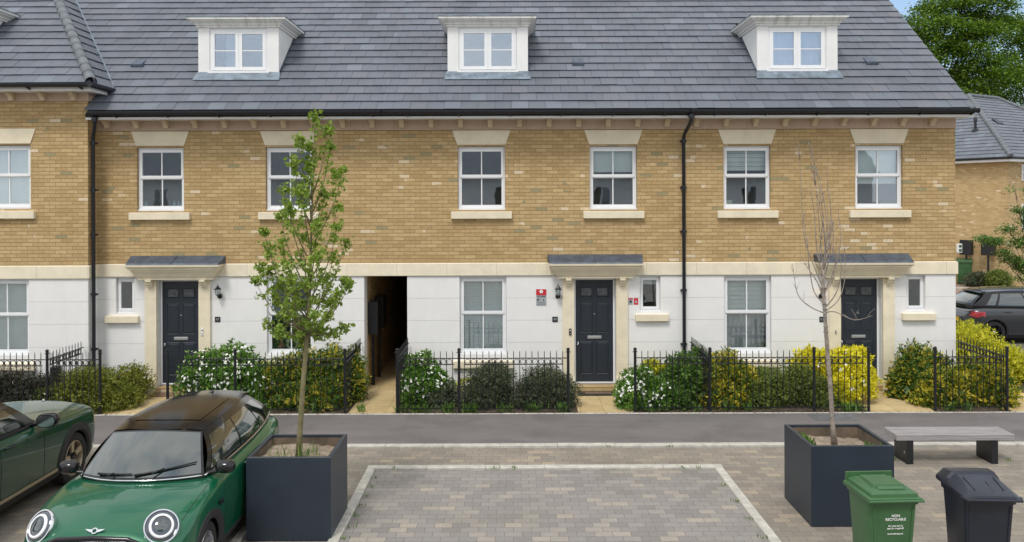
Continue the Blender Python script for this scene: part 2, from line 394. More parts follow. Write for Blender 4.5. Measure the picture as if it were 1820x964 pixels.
M['lf_var'] = leaf('yellow_edged_leaf', [(.15, (.05,.10,.02)), (.42, (.10,.18,.03)), (.54, (.20,.27,.035)), (.64, (.55,.46,.045)), (.85, (.72,.58,.06))])
M['lf_vard'] = leaf('dark_yellow_edged_leaf', [(.15, (.05,.105,.022)), (.50, (.11,.20,.035)), (.64, (.15,.23,.035)), (.70, (.50,.42,.05)), (.9, (.66,.52,.06))])
M['lf_gold'] = leaf('golden_leaf', [(.12, (.27,.33,.03)), (.4, (.53,.52,.03)), (.85, (.80,.72,.06))])
M['lf_yellow'] = leaf('bright_golden_leaf', [(.12, (.45,.44,.025)), (.4, (.74,.66,.03)), (.85, (.92,.82,.06))])
M['lf_hebe'] = leaf('dusky_green_leaf', [(.15, (.055,.08,.048)), (.5, (.10,.125,.075)), (.8, (.175,.18,.11)), (.9, (.19,.14,.10))])
M['lf_dark'] = leaf('dark_purple_green_leaf', [(.15, (.028,.036,.024)), (.5, (.052,.055,.038)), (.85, (.10,.085,.06))])
M['lf_olive'] = leaf('olive_yellow_leaf', [(.15, (.07,.095,.018)), (.45, (.16,.185,.028)), (.8, (.33,.33,.055))])
M['lf_mid'] = leaf('mid_green_leaf', [(.15, (.08,.125,.028)), (.5, (.155,.205,.045)), (.85, (.26,.31,.075))])
M['lf_green'] = leaf('glossy_green_leaf', [(.15, (.05,.105,.025)), (.5, (.10,.20,.038)), (.85, (.19,.31,.065))])
M['lf_wood'] = leaf('woodland_leaf', [(.15, (.04,.09,.010)), (.45, (.10,.185,.018)), (.85, (.23,.33,.035))], .22, .6)
M['lf_weed'] = leaf('weed_leaf', [(.2, (.06,.15,.02)), (.8, (.16,.28,.05))])
M['petal'] = simple('white_petal', (.85,.86,.80), .6, var=.05)
# ================================================================== SETTING
def struct(name, mb, mat, **k): return mb.build(name, mat, None, kind='structure', **k)
def sheet(x0, x1, y0, y1, z):
    return MB().add([(x0,y0,z),(x1,y0,z),(x1,y1,z),(x0,y1,z)], [(0,1,2,3)])
W = 17.3                                    # facade line
struct('ground', sheet(-600, 600, -600, 900, -.03), M['grass'])
struct('road', MB().box(10.8, 60, -30, 36, -.025, -.012), M['tarmac'])
struct('parking_court', sheet(-30, 30, -18, 13.47, .0), M['paver'])
struct('parking_bay', sheet(-2.015, 2.955, 2, 12.39, .004), M['paver_bay'])
struct('pavement', MB().box(-30, 40, 13.6, 15.47, -.02, .035), M['tarmac'])
def kerb_run(mb, x0, y0, x1, y1, w, z0, z1, L=.915, gap=.006):
    d = Vector((x1-x0, y1-y0, 0)); n = max(1, round(d.length / L)); u = d.normalized(); p = Vector((-u.y, u.x, 0))
    st = d.length / n
    for i in range(n):
        a = Vector((x0, y0, 0)) + u*(i*st + gap/2); b = Vector((x0, y0, 0)) + u*((i+1)*st - gap/2)
        j = random.uniform(-.003, .003); c = .012
        rings = []
        for q in (a, b):
            rings.append([q, q + p*w, q + p*w + Vector((0,0,1))*(z1+j-c), q + p*(w-c) + Vector((0,0,1))*(z1+j), q + p*c + Vector((0,0,1))*(z1+j), q + Vector((0,0,1))*(z1+j-c)])
            for r in rings[-1][:2]: r.z = z0
        mb.loft(rings, True, True)
kb = MB(); kerb_run(kb, -24, 13.47, 30, 13.47, .13, -.02, .045)
struct('kerb', kb, M['kerb'])
kb = MB(); kerb_run(kb, -2.14, 12.39, 3.08, 12.39, .13, -.02, .035)
kerb_run(kb, -2.015, 4, -2.015, 12.385, .125, -.02, .035); kerb_run(kb, 3.08, 4, 3.08, 12.385, .125, -.02, .035)
kerb_run(kb, -3.16, 4, -3.16, 10.2, .11, -.02, .03)
struct('kerb', kb, M['kerb'])
kb = MB(); kerb_run(kb, -24, 15.47, 9.9, 15.47, .05, -.02, .045); struct('edging', kb, M['kerb'])
struct('flower_bed', MB().box(-20, 9.16, 15.522, 17.29, -.02, .03), M['soil'])
struct('flower_bed', MB().box(10.25, 13.2, 15.5, 19.8, -.02, .02), M['soil'])
# ------ garden paths of buff slabs
def path(x0, x1, y1=17.28, y0=15.524): return struct('path', MB().box(x0, x1, y0, y1, -.01, .04), M['slab'])
path(-7.55, -6.28); path(-3.03, -2.15, 27); path(1.21, 2.24); path(6.55, 7.78); path(9.2, 10.24, 30)
kb = MB(); kerb_run(kb, 13.2, 15.5, 13.2, 19.9, .12, -.02, .06); kerb_run(kb, 10.3, 19.9, 13.2, 19.9, .12, -.02, .06); kerb_run(kb, 12.4, 20.9, 40, 20.9, .12, -.02, .08)
struct('kerb', kb, M['kerb'])
struct('drive', MB().box(9.5, 23, 27, 44, -.02, .004), M['paver_red'])
kb = MB(); kerb_run(kb, 17, 38.2, 22.6, 34.6, .14, -.02, .1); struct('kerb', kb, M['kerb'])

# ================================================================== BUILDING BLOCKS
def wall_sheet(mb, x0, x1, z0, z1, y, ops, depth):
    xs = sorted({x0, x1, *[min(max(v, x0), x1) for o in ops for v in o[:2]]})
    for a, b in zip(xs, xs[1:]):
        if b - a < 1e-6: continue
        cut = sorted((max(o[2], z0), min(o[3], z1)) for o in ops if o[0] < (a+b)/2 < o[1])
        z = z0
        for c, d in cut + [(z1, z1)]:
            if c > z + 1e-6: mb.add([(a,y,z),(b,y,z),(b,y,c),(a,y,c)], [(0,1,2,3)])
            z = d
    for a, b, c, d in ops:
        c2, d2, y2 = max(c, z0), min(d, z1), y + depth
        mb.add([(a,y,c2),(a,y2,c2),(a,y2,d2),(a,y,d2)], [(0,1,2,3)]); mb.add([(b,y,c2),(b,y2,c2),(b,y2,d2),(b,y,d2)], [(0,1,2,3)])
        if c >= z0: mb.add([(a,y,c),(b,y,c),(b,y2,c),(a,y2,c)], [(0,1,2,3)])
        if d <= z1: mb.add([(a,y,d),(b,y,d),(b,y2,d),(a,y2,d)], [(0,1,2,3)])
def room(parent, xa, xb, za, zb, y, depth=1.5, e=.25):
    m = MB(); a, b, c, d = xa - e, xb + e, za - .15, zb + .1; y1 = y + depth
    m.add([(a,y,c),(b,y,c),(b,y1,c),(a,y1,c),(a,y,d),(b,y,d),(b,y1,d),(a,y1,d)], [(0,1,2,3),(4,5,6,7),(0,3,7,4),(1,2,6,5),(3,2,6,7)])
    m.add([(a,y,c),(b,y,c),(b,y,d),(a,y,d),(xa,y,za),(xb,y,za),(xb,y,zb),(xa,y,zb)], [(0,1,5,4),(1,2,6,5),(2,3,7,6),(3,0,4,7)])
    m.build('room', M['room'], parent)
def frame_rect(mb, xa, xb, za, zb, y0, y1, l, r, b, t):
    mb.bbox(xa, xa+l, y0, y1, za, zb, .004); mb.bbox(xb-r, xb, y0, y1, za, zb, .004)
    mb.box(xa+l, xb-r, y0+.002, y1, za, za+b); mb.box(xa+l, xb-r, y0+.002, y1, zb-t, zb)
def blind(parent, kind, xa, xb, za, zb, y, drop=1.0):
    m = MB()
    if kind == 'venetian':
        y -= .03; n = int((zb - za) * drop / .033)
        for i in range(n):
            z = zb - .02 - i*.033
            m.hexa([(xa,y,z-.014),(xb,y,z-.014),(xb,y+.010,z+.012),(xa,y+.010,z+.012),(xa,y,z-.011),(xb,y,z-.011),(xb,y+.010,z+.015),(xa,y+.010,z+.015)])
        for x in (xa+.18, xb-.18): m.box(x-.003, x+.003, y-.004, y-.002, za, zb)
        m.build('blind', M['blind'], parent)
    elif kind == 'roller':
        m.box(xa, xb, y, y+.006, zb-(zb-za)*drop, zb); m.build('blind', M['blind'], parent)
    elif kind == 'pleat':
        n = int((zb - za) * drop / .09)
        for i in range(n):
            z = zb - i*.09; m.hexa([(xa,y,z-.085),(xb,y,z-.085),(xb,y+.01,z-.085),(xa,y+.01,z-.085),(xa,y+.022,z),(xb,y+.022,z),(xb,y+.03,z),(xa,y+.03,z)])
        m.build('blind', M['blind'], parent)
    elif kind == 'curtain':
        k = 44; r = []
        for zz, amp in ((za, .035), ((za+zb)/2, .028), (zb, .015)):
            r.append([(xa + (xb-xa)*i/k, y + .04 + amp*math.sin(i*1.15 + zz*2) + .01*math.sin(i*2.7), zz) for i in range(k+1)])
        m.loft(r, False); m.build('curtain', M['curtain'], parent, smooth=True)
def sash_window(house, xa, xb, za, zb, yf, kind=None, drop=1, sill=None, label=None, top=None, topdrop=1):
    y = yf + .075; f = MB(); g = .0
    frame_rect(f, xa+.005, xb-.005, za+.005, zb-.005, y, y+.07, .045, .045, .06, .05)
    f.box(xa-.02, xb+.02, y-.035, y-.002, za+.002, za+.035)            # frame foot
    f.box(xa+.01, xb-.01, y-.02, y-.002, zb-.035, zb-.008)            # head trim
    zm = za + .06 + (zb - za - .11)*.535; yu = y - .012; yl = y + .012
    frame_rect(f, xa+.035, xb-.035, zm-.03, zb-.045, yu, y+.035, .05, .05, .06, .055)      # upper sash, proud
    frame_rect(f, xa+.05, xb-.05, za+.055, zm-.005, yl, y+.045, .028, .028, .05, .045)     # lower sash
    xm = (xa+xb)/2
    f.box(xm-.011, xm+.011, yu+.012, y+.018, zm+.03, zb-.1); f.box(xm-.011, xm+.011, yl+.012, y+.036, za+.105, zm-.05)
    w = f.build('window', M['upvc'], house, label=label)
    p = MB(); p.box(xa+.085, xb-.085, y+.018, y+.022, zm+.03, zb-.1); p.build('pane', M['pane'], w)
    p = MB(); p.box(xa+.078, xb-.078, y+.036, y+.04, za+.105, zm-.05); p.build('pane', M['pane'], w)
    room(w, xa+.05, xb-.05, za+.06, zb-.05, y+.072)
    if kind: blind(w, kind, xa+.06, xb-.06, za+.07, zb-.06, y+.12, drop)
    return w
def small_window(house, xa, xb, za, zb, yf, kind=None, drop=.3):
    y = yf + .075; f = MB()
    frame_rect(f, xa+.004, xb-.004, za+.004, zb-.004, y, y+.07, .035, .035, .05, .04)
    frame_rect(f, xa+.03, xb-.03, za+.045, zb-.035, y-.012, y+.04, .045, .045, .05, .05)
    f.box(xa-.015, xb+.015, y-.03, y-.002, za+.002, za+.032)
    w = f.build('window', M['upvc'], house)
    MB().box(xa+.075, xb-.075, y+.016, y+.02, za+.095, zb-.085).build('pane', M['pane'], w)
    room(w, xa+.05, xb-.05, za+.06, zb-.05, y+.072)
    if kind: blind(w, kind, xa+.05, xb-.05, za+.06, zb-.06, y+.1, drop)
    return w
def sill(house, xa, xb, z1, z0, yf, out=.085):
    m = MB(); m.bbox(xa, xb, yf-out, yf+.06, z0, z1, .008); return m.build('window_sill', M['stone'], house)
def keystone_lintel(house, xa, xb, za, zb, yf, flare=.105):
    m = MB(); m.prism([(xa, za), (xb, za), (xb+flare, zb), (xa-flare, zb)], 'y', yf-.018, yf+.06)
    return m.build('lintel', M['stone'], house)
def rect_sweep(mb, x0, x1, yfront, yback, prof, cap=True):
    """mouldings that return along both sides: prof = [(outset, z)]"""
    rings = [[(x0-o, yback, z), (x0-o, yfront-o, z), (x1+o, yfront-o, z), (x1+o, yback, z)] for o, z in prof]
    return mb.loft(rings, True, cap)
def tiles(mb, org, u, s, n, smax, left, right, g=.303, tw=.335, under=None, skip=None, off=0.0, t0=0):
    """rows of flat interlocking tiles on a roof plane: org + u*a + s*b, outward normal n"""
    org, u, s, n = Vector(org), Vector(u).normalized(), Vector(s).normalized(), Vector(n).normalized()
    rows = int(smax / g) + 1
    for i in range(rows):
        b0 = i*g - t0; b1 = min((i+1)*g + .02, smax)
        if b1 <= b0: break
        L0, L1, R0, R1 = left(max(b0,0)), left(b1), right(max(b0,0)), right(b1)
        lo, hi = min(L0, L1), max(R0, R1); k0 = math.floor(lo / tw) - 1; k1 = math.ceil(hi / tw) + 1
        for k in range(k0, k1):
            a0 = (k + .5*(i % 2) + off)*tw; a1 = a0 + tw - .005
            p0, p1, q0, q1 = max(a0, L0), min(a1, R0), max(a0, L1), min(a1, R1)
            if p1 <= p0 and q1 <= q0: continue
            if p1 < p0: p0 = p1 = (a1 if a0 < L0 else a0) if a0 < L0 or True else p0
            if q1 < q0: q0 = q1 = min(max(a0 if a1 > R1 else a1, min(p0,p1)), max(p0,p1))
            if skip and skip((a0+a1)/2, (b0+b1)/2): continue
            j = random.uniform(-.0022, .0022); j2 = random.uniform(-.0015, .0015)
            def P(a, b, h): return org + u*a + s*b + n*h
            db = random.uniform(-.003, .003)
            mb.add([P(p0, b0+db, .038+j), P(p1, b0+db, .038+j+j2), P(q1, b1, .012+j+j2), P(q0, b1, .012+j), P(p0, b0+db+.003, .025+j), P(p1, b0+db+.003, .025+j+j2)],
                   [(0,1,2,3), (4,5,1,0), (0,3,4), (1,5,2)])
PITCH = math.atan(.795); CP, SP = math.cos(PITCH), math.sin(PITCH)
EY, EZ = 16.75, 5.745                 # main eaves line
RZ = EZ + .795*(21.8 - EY)            # ridge height
def roof_z(y): return EZ + .795*(y - EY)
def gutter(house, x0, x1, y, ztop, r=.049, ends=True):
    pr = [(y + r*math.cos(a), ztop - .03 + r*math.sin(a)) for a in [math.pi*k/10 for k in range(10, 21)]]
    pr = [(y-r, ztop), (y-r-.006, ztop), (y-r-.006, ztop-.03)] + [(a, b-.006) for a, b in pr[1:-1]] + [(y+r+.006, ztop-.03), (y+r+.006, ztop), (y+r, ztop)] + [(a, b+.004) for a, b in pr[::-1][1:-1]]
    m = MB(); m.prism(pr, 'x', x0, x1)
    for x in (x0, x1):
        if ends: m.prism([(y-r-.008, ztop+.002), (y-r-.008, ztop-.035)] + [(y + (r+.01)*math.cos(a), ztop-.03 + (r+.012)*math.sin(a)) for a in [math.pi*k/8 for k in range(9, 16)]] + [(y+r+.008, ztop-.035), (y+r+.008, ztop+.002)], 'x', x-.012, x+.012)
    x = x0 + .5
    while x < x1:                     # unions and brackets
        m.box(x-.022, x+.022, y-r-.010, y+r+.03, ztop-.10, ztop-.005) if False else m.prism([(y-r-.012, ztop), (y-r-.012, ztop-.04), (y-.03, ztop-.098), (y+.09, ztop-.125), (y+.09, ztop-.05)], 'x', x-.014, x+.014)
        x += 1.02
    return m.build('gutter', M['black'], house, auto=35)
def eaves(house, x0, x1, wy, ey, ztop, fz0, fz1, frieze0, ends=(0, 0)):
    m = MB(); m.box(x0+ends[0], x1+ends[1], ey+.075, ey+.10, fz0, fz1); m.box(x0+ends[0], x1+ends[1], ey+.10, wy+.02, fz0+.012, fz0+.03)
    m.build('fascia', M['white_paint'], house)
    MB().box(x0, x1, wy-.03, wy+.03, frieze0, fz0+.011).build('frieze', M['frieze'], house)
def corbel(house, x, wy, ztop, w=.095):
    k = .026
    m = MB(); m.prism([(wy-.031, ztop), (wy-.235, ztop), (wy-.235, ztop-.035), (wy-.185, ztop-.05), (wy-.13, ztop-.10), (wy-.105, ztop-.155), (wy-.031, ztop-.155)], 'x', x-w/2, x+w/2)
    m.box(x-w/2-.008, x+w/2+.008, wy-.243, wy-.031, ztop-.003+.0, ztop+.010-.0)
    m.build('corbel', M['corbel'], house)
def downpipe(house, x, y, ztop, z0, xg, yg):
    m = MB(); r = .036
    m.tube([(xg, yg, ztop-.06), (xg, yg, ztop-.16), (x+(xg-x)*.85, y+(yg-y)*.8, ztop-.24), (x+(xg-x)*.1, y+(yg-y)*.12, ztop-.42), (x, y, ztop-.52), (x, y, z0)], r, 12)
    for z in (ztop-.56, ztop-1.5, ztop-2.4, ztop-3.6, ztop-4.7):
        if z > z0 + .1:
            m.tube([(x, y, z-.035), (x, y, z+.035)], r+.008, 12); m.box(x-.065, x+.065, y+.02, y+.07, z-.018, z+.018)
    m.lathe([(.06, 0), (.06, .08), (.04, .10)], (xg, yg, ztop-.14), n=12, caps=True)
    m.build('downpipe', M['black'], house, auto=40)
def dormer(house, cx, yf, zb, zt, w=1.69, ey=EY, ez=EZ, kind=None, drop=1, win=True):
    """box dormer: zb where its face meets the tiles, zt the underside of the cornice"""
    x0, x1 = cx - w/2, cx + w/2
    def rz(y): return ez + .795*(y - ey)
    yb = ey + (zt + .12 - ez)/.795 + .15
    face = MB(); wa, wb, wc, wd = cx-.61, cx+.61, zb+.15, zt-.025
    wall_sheet(face, x0, x1, zb-.15, zt+.02, yf, [(wa, wb, wc, wd)], .1)
    face.add([(x0,yf,zb-.15),(x0,yf,zt+.02),(x0,yb,zt+.02),(x0,yb,rz(yb)-.1)], [(0,1,2,3)]); face.add([(x1,yf,zb-.15),(x1,yf,zt+.02),(x1,yb,zt+.02),(x1,yb,rz(yb)-.1)], [(0,1,2,3)])
    d = face.build('dormer', M['white_paint'], house)
    c = MB(); rect_sweep(c, x0, x1, yf, yb+.1, [(-.01, zt-.005), (.03, zt-.005), (.035, zt+.03), (.06, zt+.045), (.065, zt+.075), (.125, zt+.11), (.13, zt+.13), (.175, zt+.14), (.18, zt+.185)])
    c.build('cornice', M['cornice'], d)
    l = MB(); rect_sweep(l, x0, x1, yf, yb+.3, [(.19, zt+.186), (.19, zt+.205), (.05, zt+.215)]); l.build('lead_roof', M['lead_light'], d)
    # lead apron and side soakers lying on the tiles
    n = Vector((0, -SP, CP)); a = MB(); k = CP
    ya, yb2 = yf + .005, yf - .235*CP
    a.hexa([(x0-.06, yb2, rz(yb2)+.050), (x1+.06, yb2, rz(yb2)+.050), (x1+.02, ya, rz(ya)+.045), (x0-.02, ya, rz(ya)+.045), (x0-.06, yb2, rz(yb2)+.058), (x1+.06, yb2, rz(yb2)+.058), (x1+.02, ya, rz(ya)+.10), (x0-.02, ya, rz(ya)+.10)])
    a.build('lead_apron', M['lead_light'], d)
    for x, sg in ((x0, -1), (x1, 1)):
        a = MB()
        a.prism([(yf, rz(yf)+.0), (yb-.3, rz(yb-.3)+.0), (yb-.3, rz(yb-.3)+.09), (yf, rz(yf)+.09)], 'x', min(x, x+sg*.012), max(x, x+sg*.012))
        a.build('soaker', M['lead'], d)
    if win:
        y = yf + .02; f = MB()
        frame_rect(f, wa+.003, wb-.003, wc+.003, wd-.003, y, y+.07, .04, .04, .055, .045)
        f.box(wa-.03, wb+.03, yf-.03, yf-.002, wc-.012, wc+.03)
        for s0, s1 in ((wa+.035, cx+.002), (cx+.004, wb-.035)):
            frame_rect(f, s0, s1, wc+.05, wd-.04, y-.014, y+.05, .072, .072, .072, .072)
            f.box(s0+.072, s1-.072, y+.004, y+.03, (wc+wd)/2-.009, (wc+wd)/2+.012)
        f.build('window', M['upvc'], d)
        p = MB()
        for s0, s1 in ((wa+.035, cx+.002), (cx+.004, wb-.035)): p.box(s0+.072, s1-.072, y+.012, y+.016, wc+.122, wd-.112)
        p.build('pane', M['pane_dormer'], d)
        m = MB(); a_, b_, c_, d_, y0, y1 = wa+.04, wb-.04, wc+.05, wd-.04, y+.072, yf+1.1
        m.add([(a_,y0,c_),(b_,y0,c_),(b_,y1,c_),(a_,y1,c_),(a_,y0,d_),(b_,y0,d_),(b_,y1,d_),(a_,y1,d_)], [(0,1,2,3),(4,5,6,7),(0,3,7,4),(1,2,6,5),(3,2,6,7)])
        m.build('room', M['room'], d)
        if kind == 'curtain': blind(d, 'curtain', wa+.06, wb-.06, wc+.06, wd-.05, y+.1)
        if kind == 'half': blind(d, 'curtain', wa+.28, wa+.62, wc+.06, wd-.05, y+.15)
    return d
def tri_pass(ops, b): return [o for o in ops if o]
def door_unit(house, cx, handle_side=1, mat_=True):
    yd = W + .13; a, b = cx-.42, cx+.42; z0, z1 = .19, 2.30
    # surround: pilasters, bases, brackets
    for s in (-1, 1):
        m = MB(); xa, xb = (cx-.665, cx-.43) if s < 0 else (cx+.43, cx+.665)
        for u0, u1 in ((.60, 1.958), (1.966, 2.357)): m.box(xa, xb, W-.06, W+.17, u0, u1)
        m.box(xa+.004, xb-.004, W-.056, W+.16, .5, 2.35)
        m.box(xa, xb, W-.06, W+.17, .34, .592)
        m.loft([[(xa-.055, W-.115, z), (xb+.0 + .055*(s > 0), W-.115, z), (xb + .055*(s > 0), W+.16, z), (xa-.055*(s < 0), W+.16, z)] for z in (0,)] +
               [[(xa-.055*(s<0), W-.115, .27), (xb+.055*(s>0), W-.115, .27), (xb+.055*(s>0), W+.16, .27), (xa-.055*(s<0), W+.16, .27)],
                [(xa-.002, W-.064, .345), (xb+.002, W-.064, .345), (xb+.002, W+.16, .345), (xa-.002, W+.16, .345)]], True, True)
        m.build('pilaster', M['stone'], house)
        xc = (xa+xb)/2; m = MB()
        m.prism([(W-.061, 2.357), (W-.20, 2.357), (W-.20, 2.32), (W-.155, 2.30), (W-.14, 2.25), (W-.11, 2.225), (W-.11, 2.205), (W-.061, 2.205)], 'x', xc-.055, xc+.055)
        m.build('bracket', M['stone'], house)
    # canopy
    c = MB(); hw = .735
    rect_sweep(c, cx-hw, cx+hw, W-.14, W-.002, [(0, 2.358), (.025, 2.358), (.025, 2.39), (.035, 2.395), (.06, 2.43), (.09, 2.485), (.125, 2.53), (.13, 2.535), (.13, 2.565), (.165, 2.570), (.17, 2.598), (.21, 2.63), (.215, 2.668)])
    cn = c.build('canopy', M['stone'], house)
    l = MB(); xa, xb = cx-hw-.19, cx+hw+.19
    l.hexa([(xa, W-.345, 2.672), (xb, W-.345, 2.672), (xb+.035, W-.004, 2.672), (xa-.035, W-.004, 2.672), (xa-.005, W-.33, 2.70), (xb+.005, W-.33, 2.70), (xb+.045, W-.004, 2.83), (xa-.045, W-.004, 2.83)])
    for x in (cx-.02,): l.tube([(x, W-.34, 2.70), (x, W-.01, 2.832)], .012, 6)
    l.build('lead_roof', M['lead'], cn)
    # door frame, leaf, step
    f = MB(); frame_rect(f, a, b, .15, z1+.04, yd-.005, yd+.06, .035, .035, .05, .04)
    df = f.build('door_frame', M['upvc'], house)
    st = MB(); st.box(a+.01, b-.01, yd-.05, yd-.006, .15, .185); st.build('threshold', M['steel'], df)
    sp = MB(); sp.box(a-.005, b+.005, W-.11, yd+.0, .03, .148); sp.build('step', M['brick'], house)
    xa, xb, za, zb, y = a+.037, b-.037, .205, z1-.003, yd+.008
    m = MB(); m.box(xa, xb, y, y+.05, za, zb)
    w = xb - xa; px = [(xa+.14*w, xa+.43*w), (xb-.43*w, xb-.14*w)]; h = zb - za
    pz = [(.06, .47), (.535-.02, .515+.0), (.50, .77)]
    pans = [(za+.08*h, za+.39*h), (za+.485*h, za+.775*h), (za+.845*h, za+.925*h)]
    dl = None
    for i, (c0, c1) in enumerate(pans):
        for p0, p1 in px:
            # raised and fielded panel with a sunk moulding round it
            t = .018
            m.loft([[(p0-t, y-.001, c0-t), (p1+t, y-.001, c0-t), (p1+t, y-.001, c1+t), (p0-t, y-.001, c1+t)],
                    [(p0-t*.5, y-.009, c0-t*.5), (p1+t*.5, y-.009, c0-t*.5), (p1+t*.5, y-.009, c1+t*.5), (p0-t*.5, y-.009, c1+t*.5)],
                    [(p0, y-.001, c0), (p1, y-.001, c0), (p1, y-.001, c1), (p0, y-.001, c1)],
                    [(p0+.03, y-.008, c0+.03), (p1-.03, y-.008, c0+.03), (p1-.03, y-.008, c1-.03), (p0+.03, y-.008, c1-.03)]] if c1-c0 > .2 else
                   [[(p0-t, y-.001, c0-t), (p1+t, y-.001, c0-t), (p1+t, y-.001, c1+t), (p0-t, y-.001, c1+t)], [(p0, y-.010, c0), (p1, y-.010, c0), (p1, y-.010, c1), (p0, y-.010, c1)]], True, True)
    dl = m.build('door', M['door'], house)
    for p0, p1 in px: MB().box(p0+.008, p1-.008, y-.013, y-.009, pans[2][0]+.008, pans[2][1]-.008).build('door_glass', M['doorglass'], dl)
    zc = (pans[0][1] + pans[1][0])/2
    lb = MB(); lb.bbox((xa+xb)/2-.145, (xa+xb)/2+.145, y-.022, y-.001, zc-.032, zc+.032, .006); lb.box((xa+xb)/2-.125, (xa+xb)/2+.125, y-.027, y-.022, zc-.012, zc+.018)
    lb.build('letterbox', M['steel'], dl)
    v = MB(); v.lathe([(.001, .012), (.011, .010), (.013, 0)], ((xa+xb)/2, y, za+.665*h), (0,-1,0), 12); v.build('peephole', M['steel'], dl, smooth=True)
    hx = xa+.045 if handle_side < 0 else xb-.045
    hd = MB(); hd.bbox(hx-.012, hx+.012, y-.012, y-.001, zc-.16, zc-.09, .004); hd.lathe([(0,.022),(.010,.020),(.012,0)], (hx, y-.012, zc-.125), (0,-1,0), 10)
    hd.build('door_handle', M['chrome'], dl, smooth=True)

# ================================================================== THE TERRACE
names = {47: 'brick and white render terraced house with a leafy young tree in front', 49: 'middle terraced house of pale brick with a red alarm sign by its door',
         51: 'gable end terraced house of pale brick, farthest right of the row'}
BX = [-8.48, -2.57, 3.53, 9.07]
spec = {
 47: dict(x=(BX[0], BX[1]), door=-6.83, up=[(243, 327), (472, 556)], gw=(474, 557), sw=(206, 239), ss=(189, 248), dorm=-5.74),
 49: dict(x=(BX[1], BX[2]), door=1.69, up=[(813.5, 898), (1048, 1132.5)], gw=(817, 900), sw=(1137, 1174), ss=(1129, 1188), dorm=-.50),
 51: dict(x=(BX[2], BX[3]), door=7.13, up=[(1286, 1370), (1520, 1605)], gw=(1287, 1371), sw=(1611, 1645), ss=(1602, 1661), dorm=6.01)}
houses = {}
UP0, UP1 = UZ(373.5), UZ(260.5); GW0, GW1 = UZ(630), UZ(492); SW0, SW1 = UZ(555), UZ(492)
PX0, PX1 = -3.03, -2.15                   # passage
for no, s in spec.items():
    x0, x1 = s['x']; h = thing('terraced_house', names[no], 'house', ((x0+x1)/2, W, 0), 'houses of the terrace'); houses[no] = h
    ups = [(UX(a, 318), UX(b, 318), UP0, UP1) for a, b in s['up']]
    g = (UX(s['gw'][0], 560), UX(s['gw'][1], 560), GW0, GW1); sw = (UX(s['sw'][0], 520), UX(s['sw'][1], 520), SW0, SW1)
    ops = [g, sw, (s['door']-.425, s['door']+.425, 0, 2.36)]
    bw = MB(); wall_sheet(bw, x0, x1, 2.672, 5.45, W, ups, .15)
    if no == 51: bw.add([(x1,W,2.672),(x1,26.3,2.672),(x1,26.3,5.9),(x1,21.8,RZ-.15),(x1,W,5.9)], [(0,1,2,3,4)])
    if no == 47: bw.add([(PX0,W+.35,0),(PX0,26.3,0),(PX0,26.3,2.41),(PX0,W+.35,2.41)], [(0,1,2,3)])
    if no == 49: bw.add([(PX1,W+.35,0),(PX1,26.3,0),(PX1,26.3,2.41),(PX1,W+.35,2.41)], [(0,1,2,3)]); bw.add([(PX0,24.5,0),(PX1,24.5,0),(PX1,24.5,2.41),(PX0,24.5,2.41)], [(0,1,2,3)])
    bw.add([(x0,26.3,0),(x1,26.3,0),(x1,26.3,5.9),(x0,26.3,5.9)], [(0,1,2,3)])
    bw.build('brick_wall', M['brick'], h)
    rw = MB(); ra, rb = x0, x1
    if no == 47: rb = PX0
    if no == 49: ra = PX1
    wall_sheet(rw, ra, rb, 0, 2.412, W, ops, .15)
    if no == 47: rw.add([(PX0,W,0),(PX0,W+.35,0),(PX0,W+.35,2.41),(PX0,W,2.41)], [(0,1,2,3)])
    if no == 49: rw.add([(PX1,W,0),(PX1,W+.35,0),(PX1,W+.35,2.41),(PX1,W,2.41)], [(0,1,2,3)])
    if no == 51: rw.add([(x1,W,0),(x1,26.3,0),(x1,26.3,2.41),(x1,W,2.41)], [(0,1,2,3)])
    rw.build('rendered_wall', M['render'], h)
    sc = MB(); d = s['door']; y0, y1 = W-.035, W+.12
    for a, b in ((x0, d-.80), (d+.80, x1)):
        e = .035 if (no == 51 and b == x1) else 0
        yy = 26.3 if e else y1
        sc.loft([[(a,y0,2.414),(b+e,y0,2.414),(b+e,yy,2.414),(a,y1,2.414)], [(a,y0,2.655),(b+e,y0,2.655),(b+e,yy,2.655),(a,y1,2.655)], [(a,W-.002,2.671),(b+e*.1,W-.002,2.671),(b+e*.1,yy,2.671),(a,y1,2.671)]], True, True)
    sc.box(d-.8, d+.8, W-.02, y1, 2.42, 2.66)
    sc.build('string_course', M['band'], h)
    if no == 49: MB().box(PX0, PX1, W, 24.5, 2.405, 2.413).build('passage_ceiling', M['white_paint'], h)
    if no == 49: MB().add([(x0,W-.034,2.4145),(x1,W-.034,2.4145)], []).add([(x0, W+.121, 2.4), (x1, W+.121, 2.4), (x1, W+.121, 2.7), (x0, W+.121, 2.7)], [(0,1,2,3)]).build('cavity_wall', M['room'], h)
    for i, u in enumerate(ups):
        k, dr = {(49, 1): ('roller', .40), (51, 0): ('pleat', .42), (51, 1): ('roller', .62)}.get((no, i), (None, 1))
        sash_window(h, *u, W, k, dr); keystone_lintel(h, u[0]-.005, u[1]+.005, UP1+.035, UZ(232), W)
        MB().box(u[0]+.002, u[1]-.002, W+.02, W+.15, UP1+.001, UP1+.034).build('window_head', M['room'], h)
        sill(h, u[0]-.135, u[1]+.135, UZ(376), UZ(389), W)
    k, dr = {49: ('venetian', 1), 51: ('pleat', .5), 47: (None, 1)}[no]
    gwin = sash_window(h, *g, W, k, dr)
    if no == 51: blind(gwin, 'curtain', g[0]+.06, g[1]-.06, g[2]+.07, g[3]-.06, W+.27)
    sill(h, g[0]-.14, g[1]+.14, UZ(641), UZ(654), W)
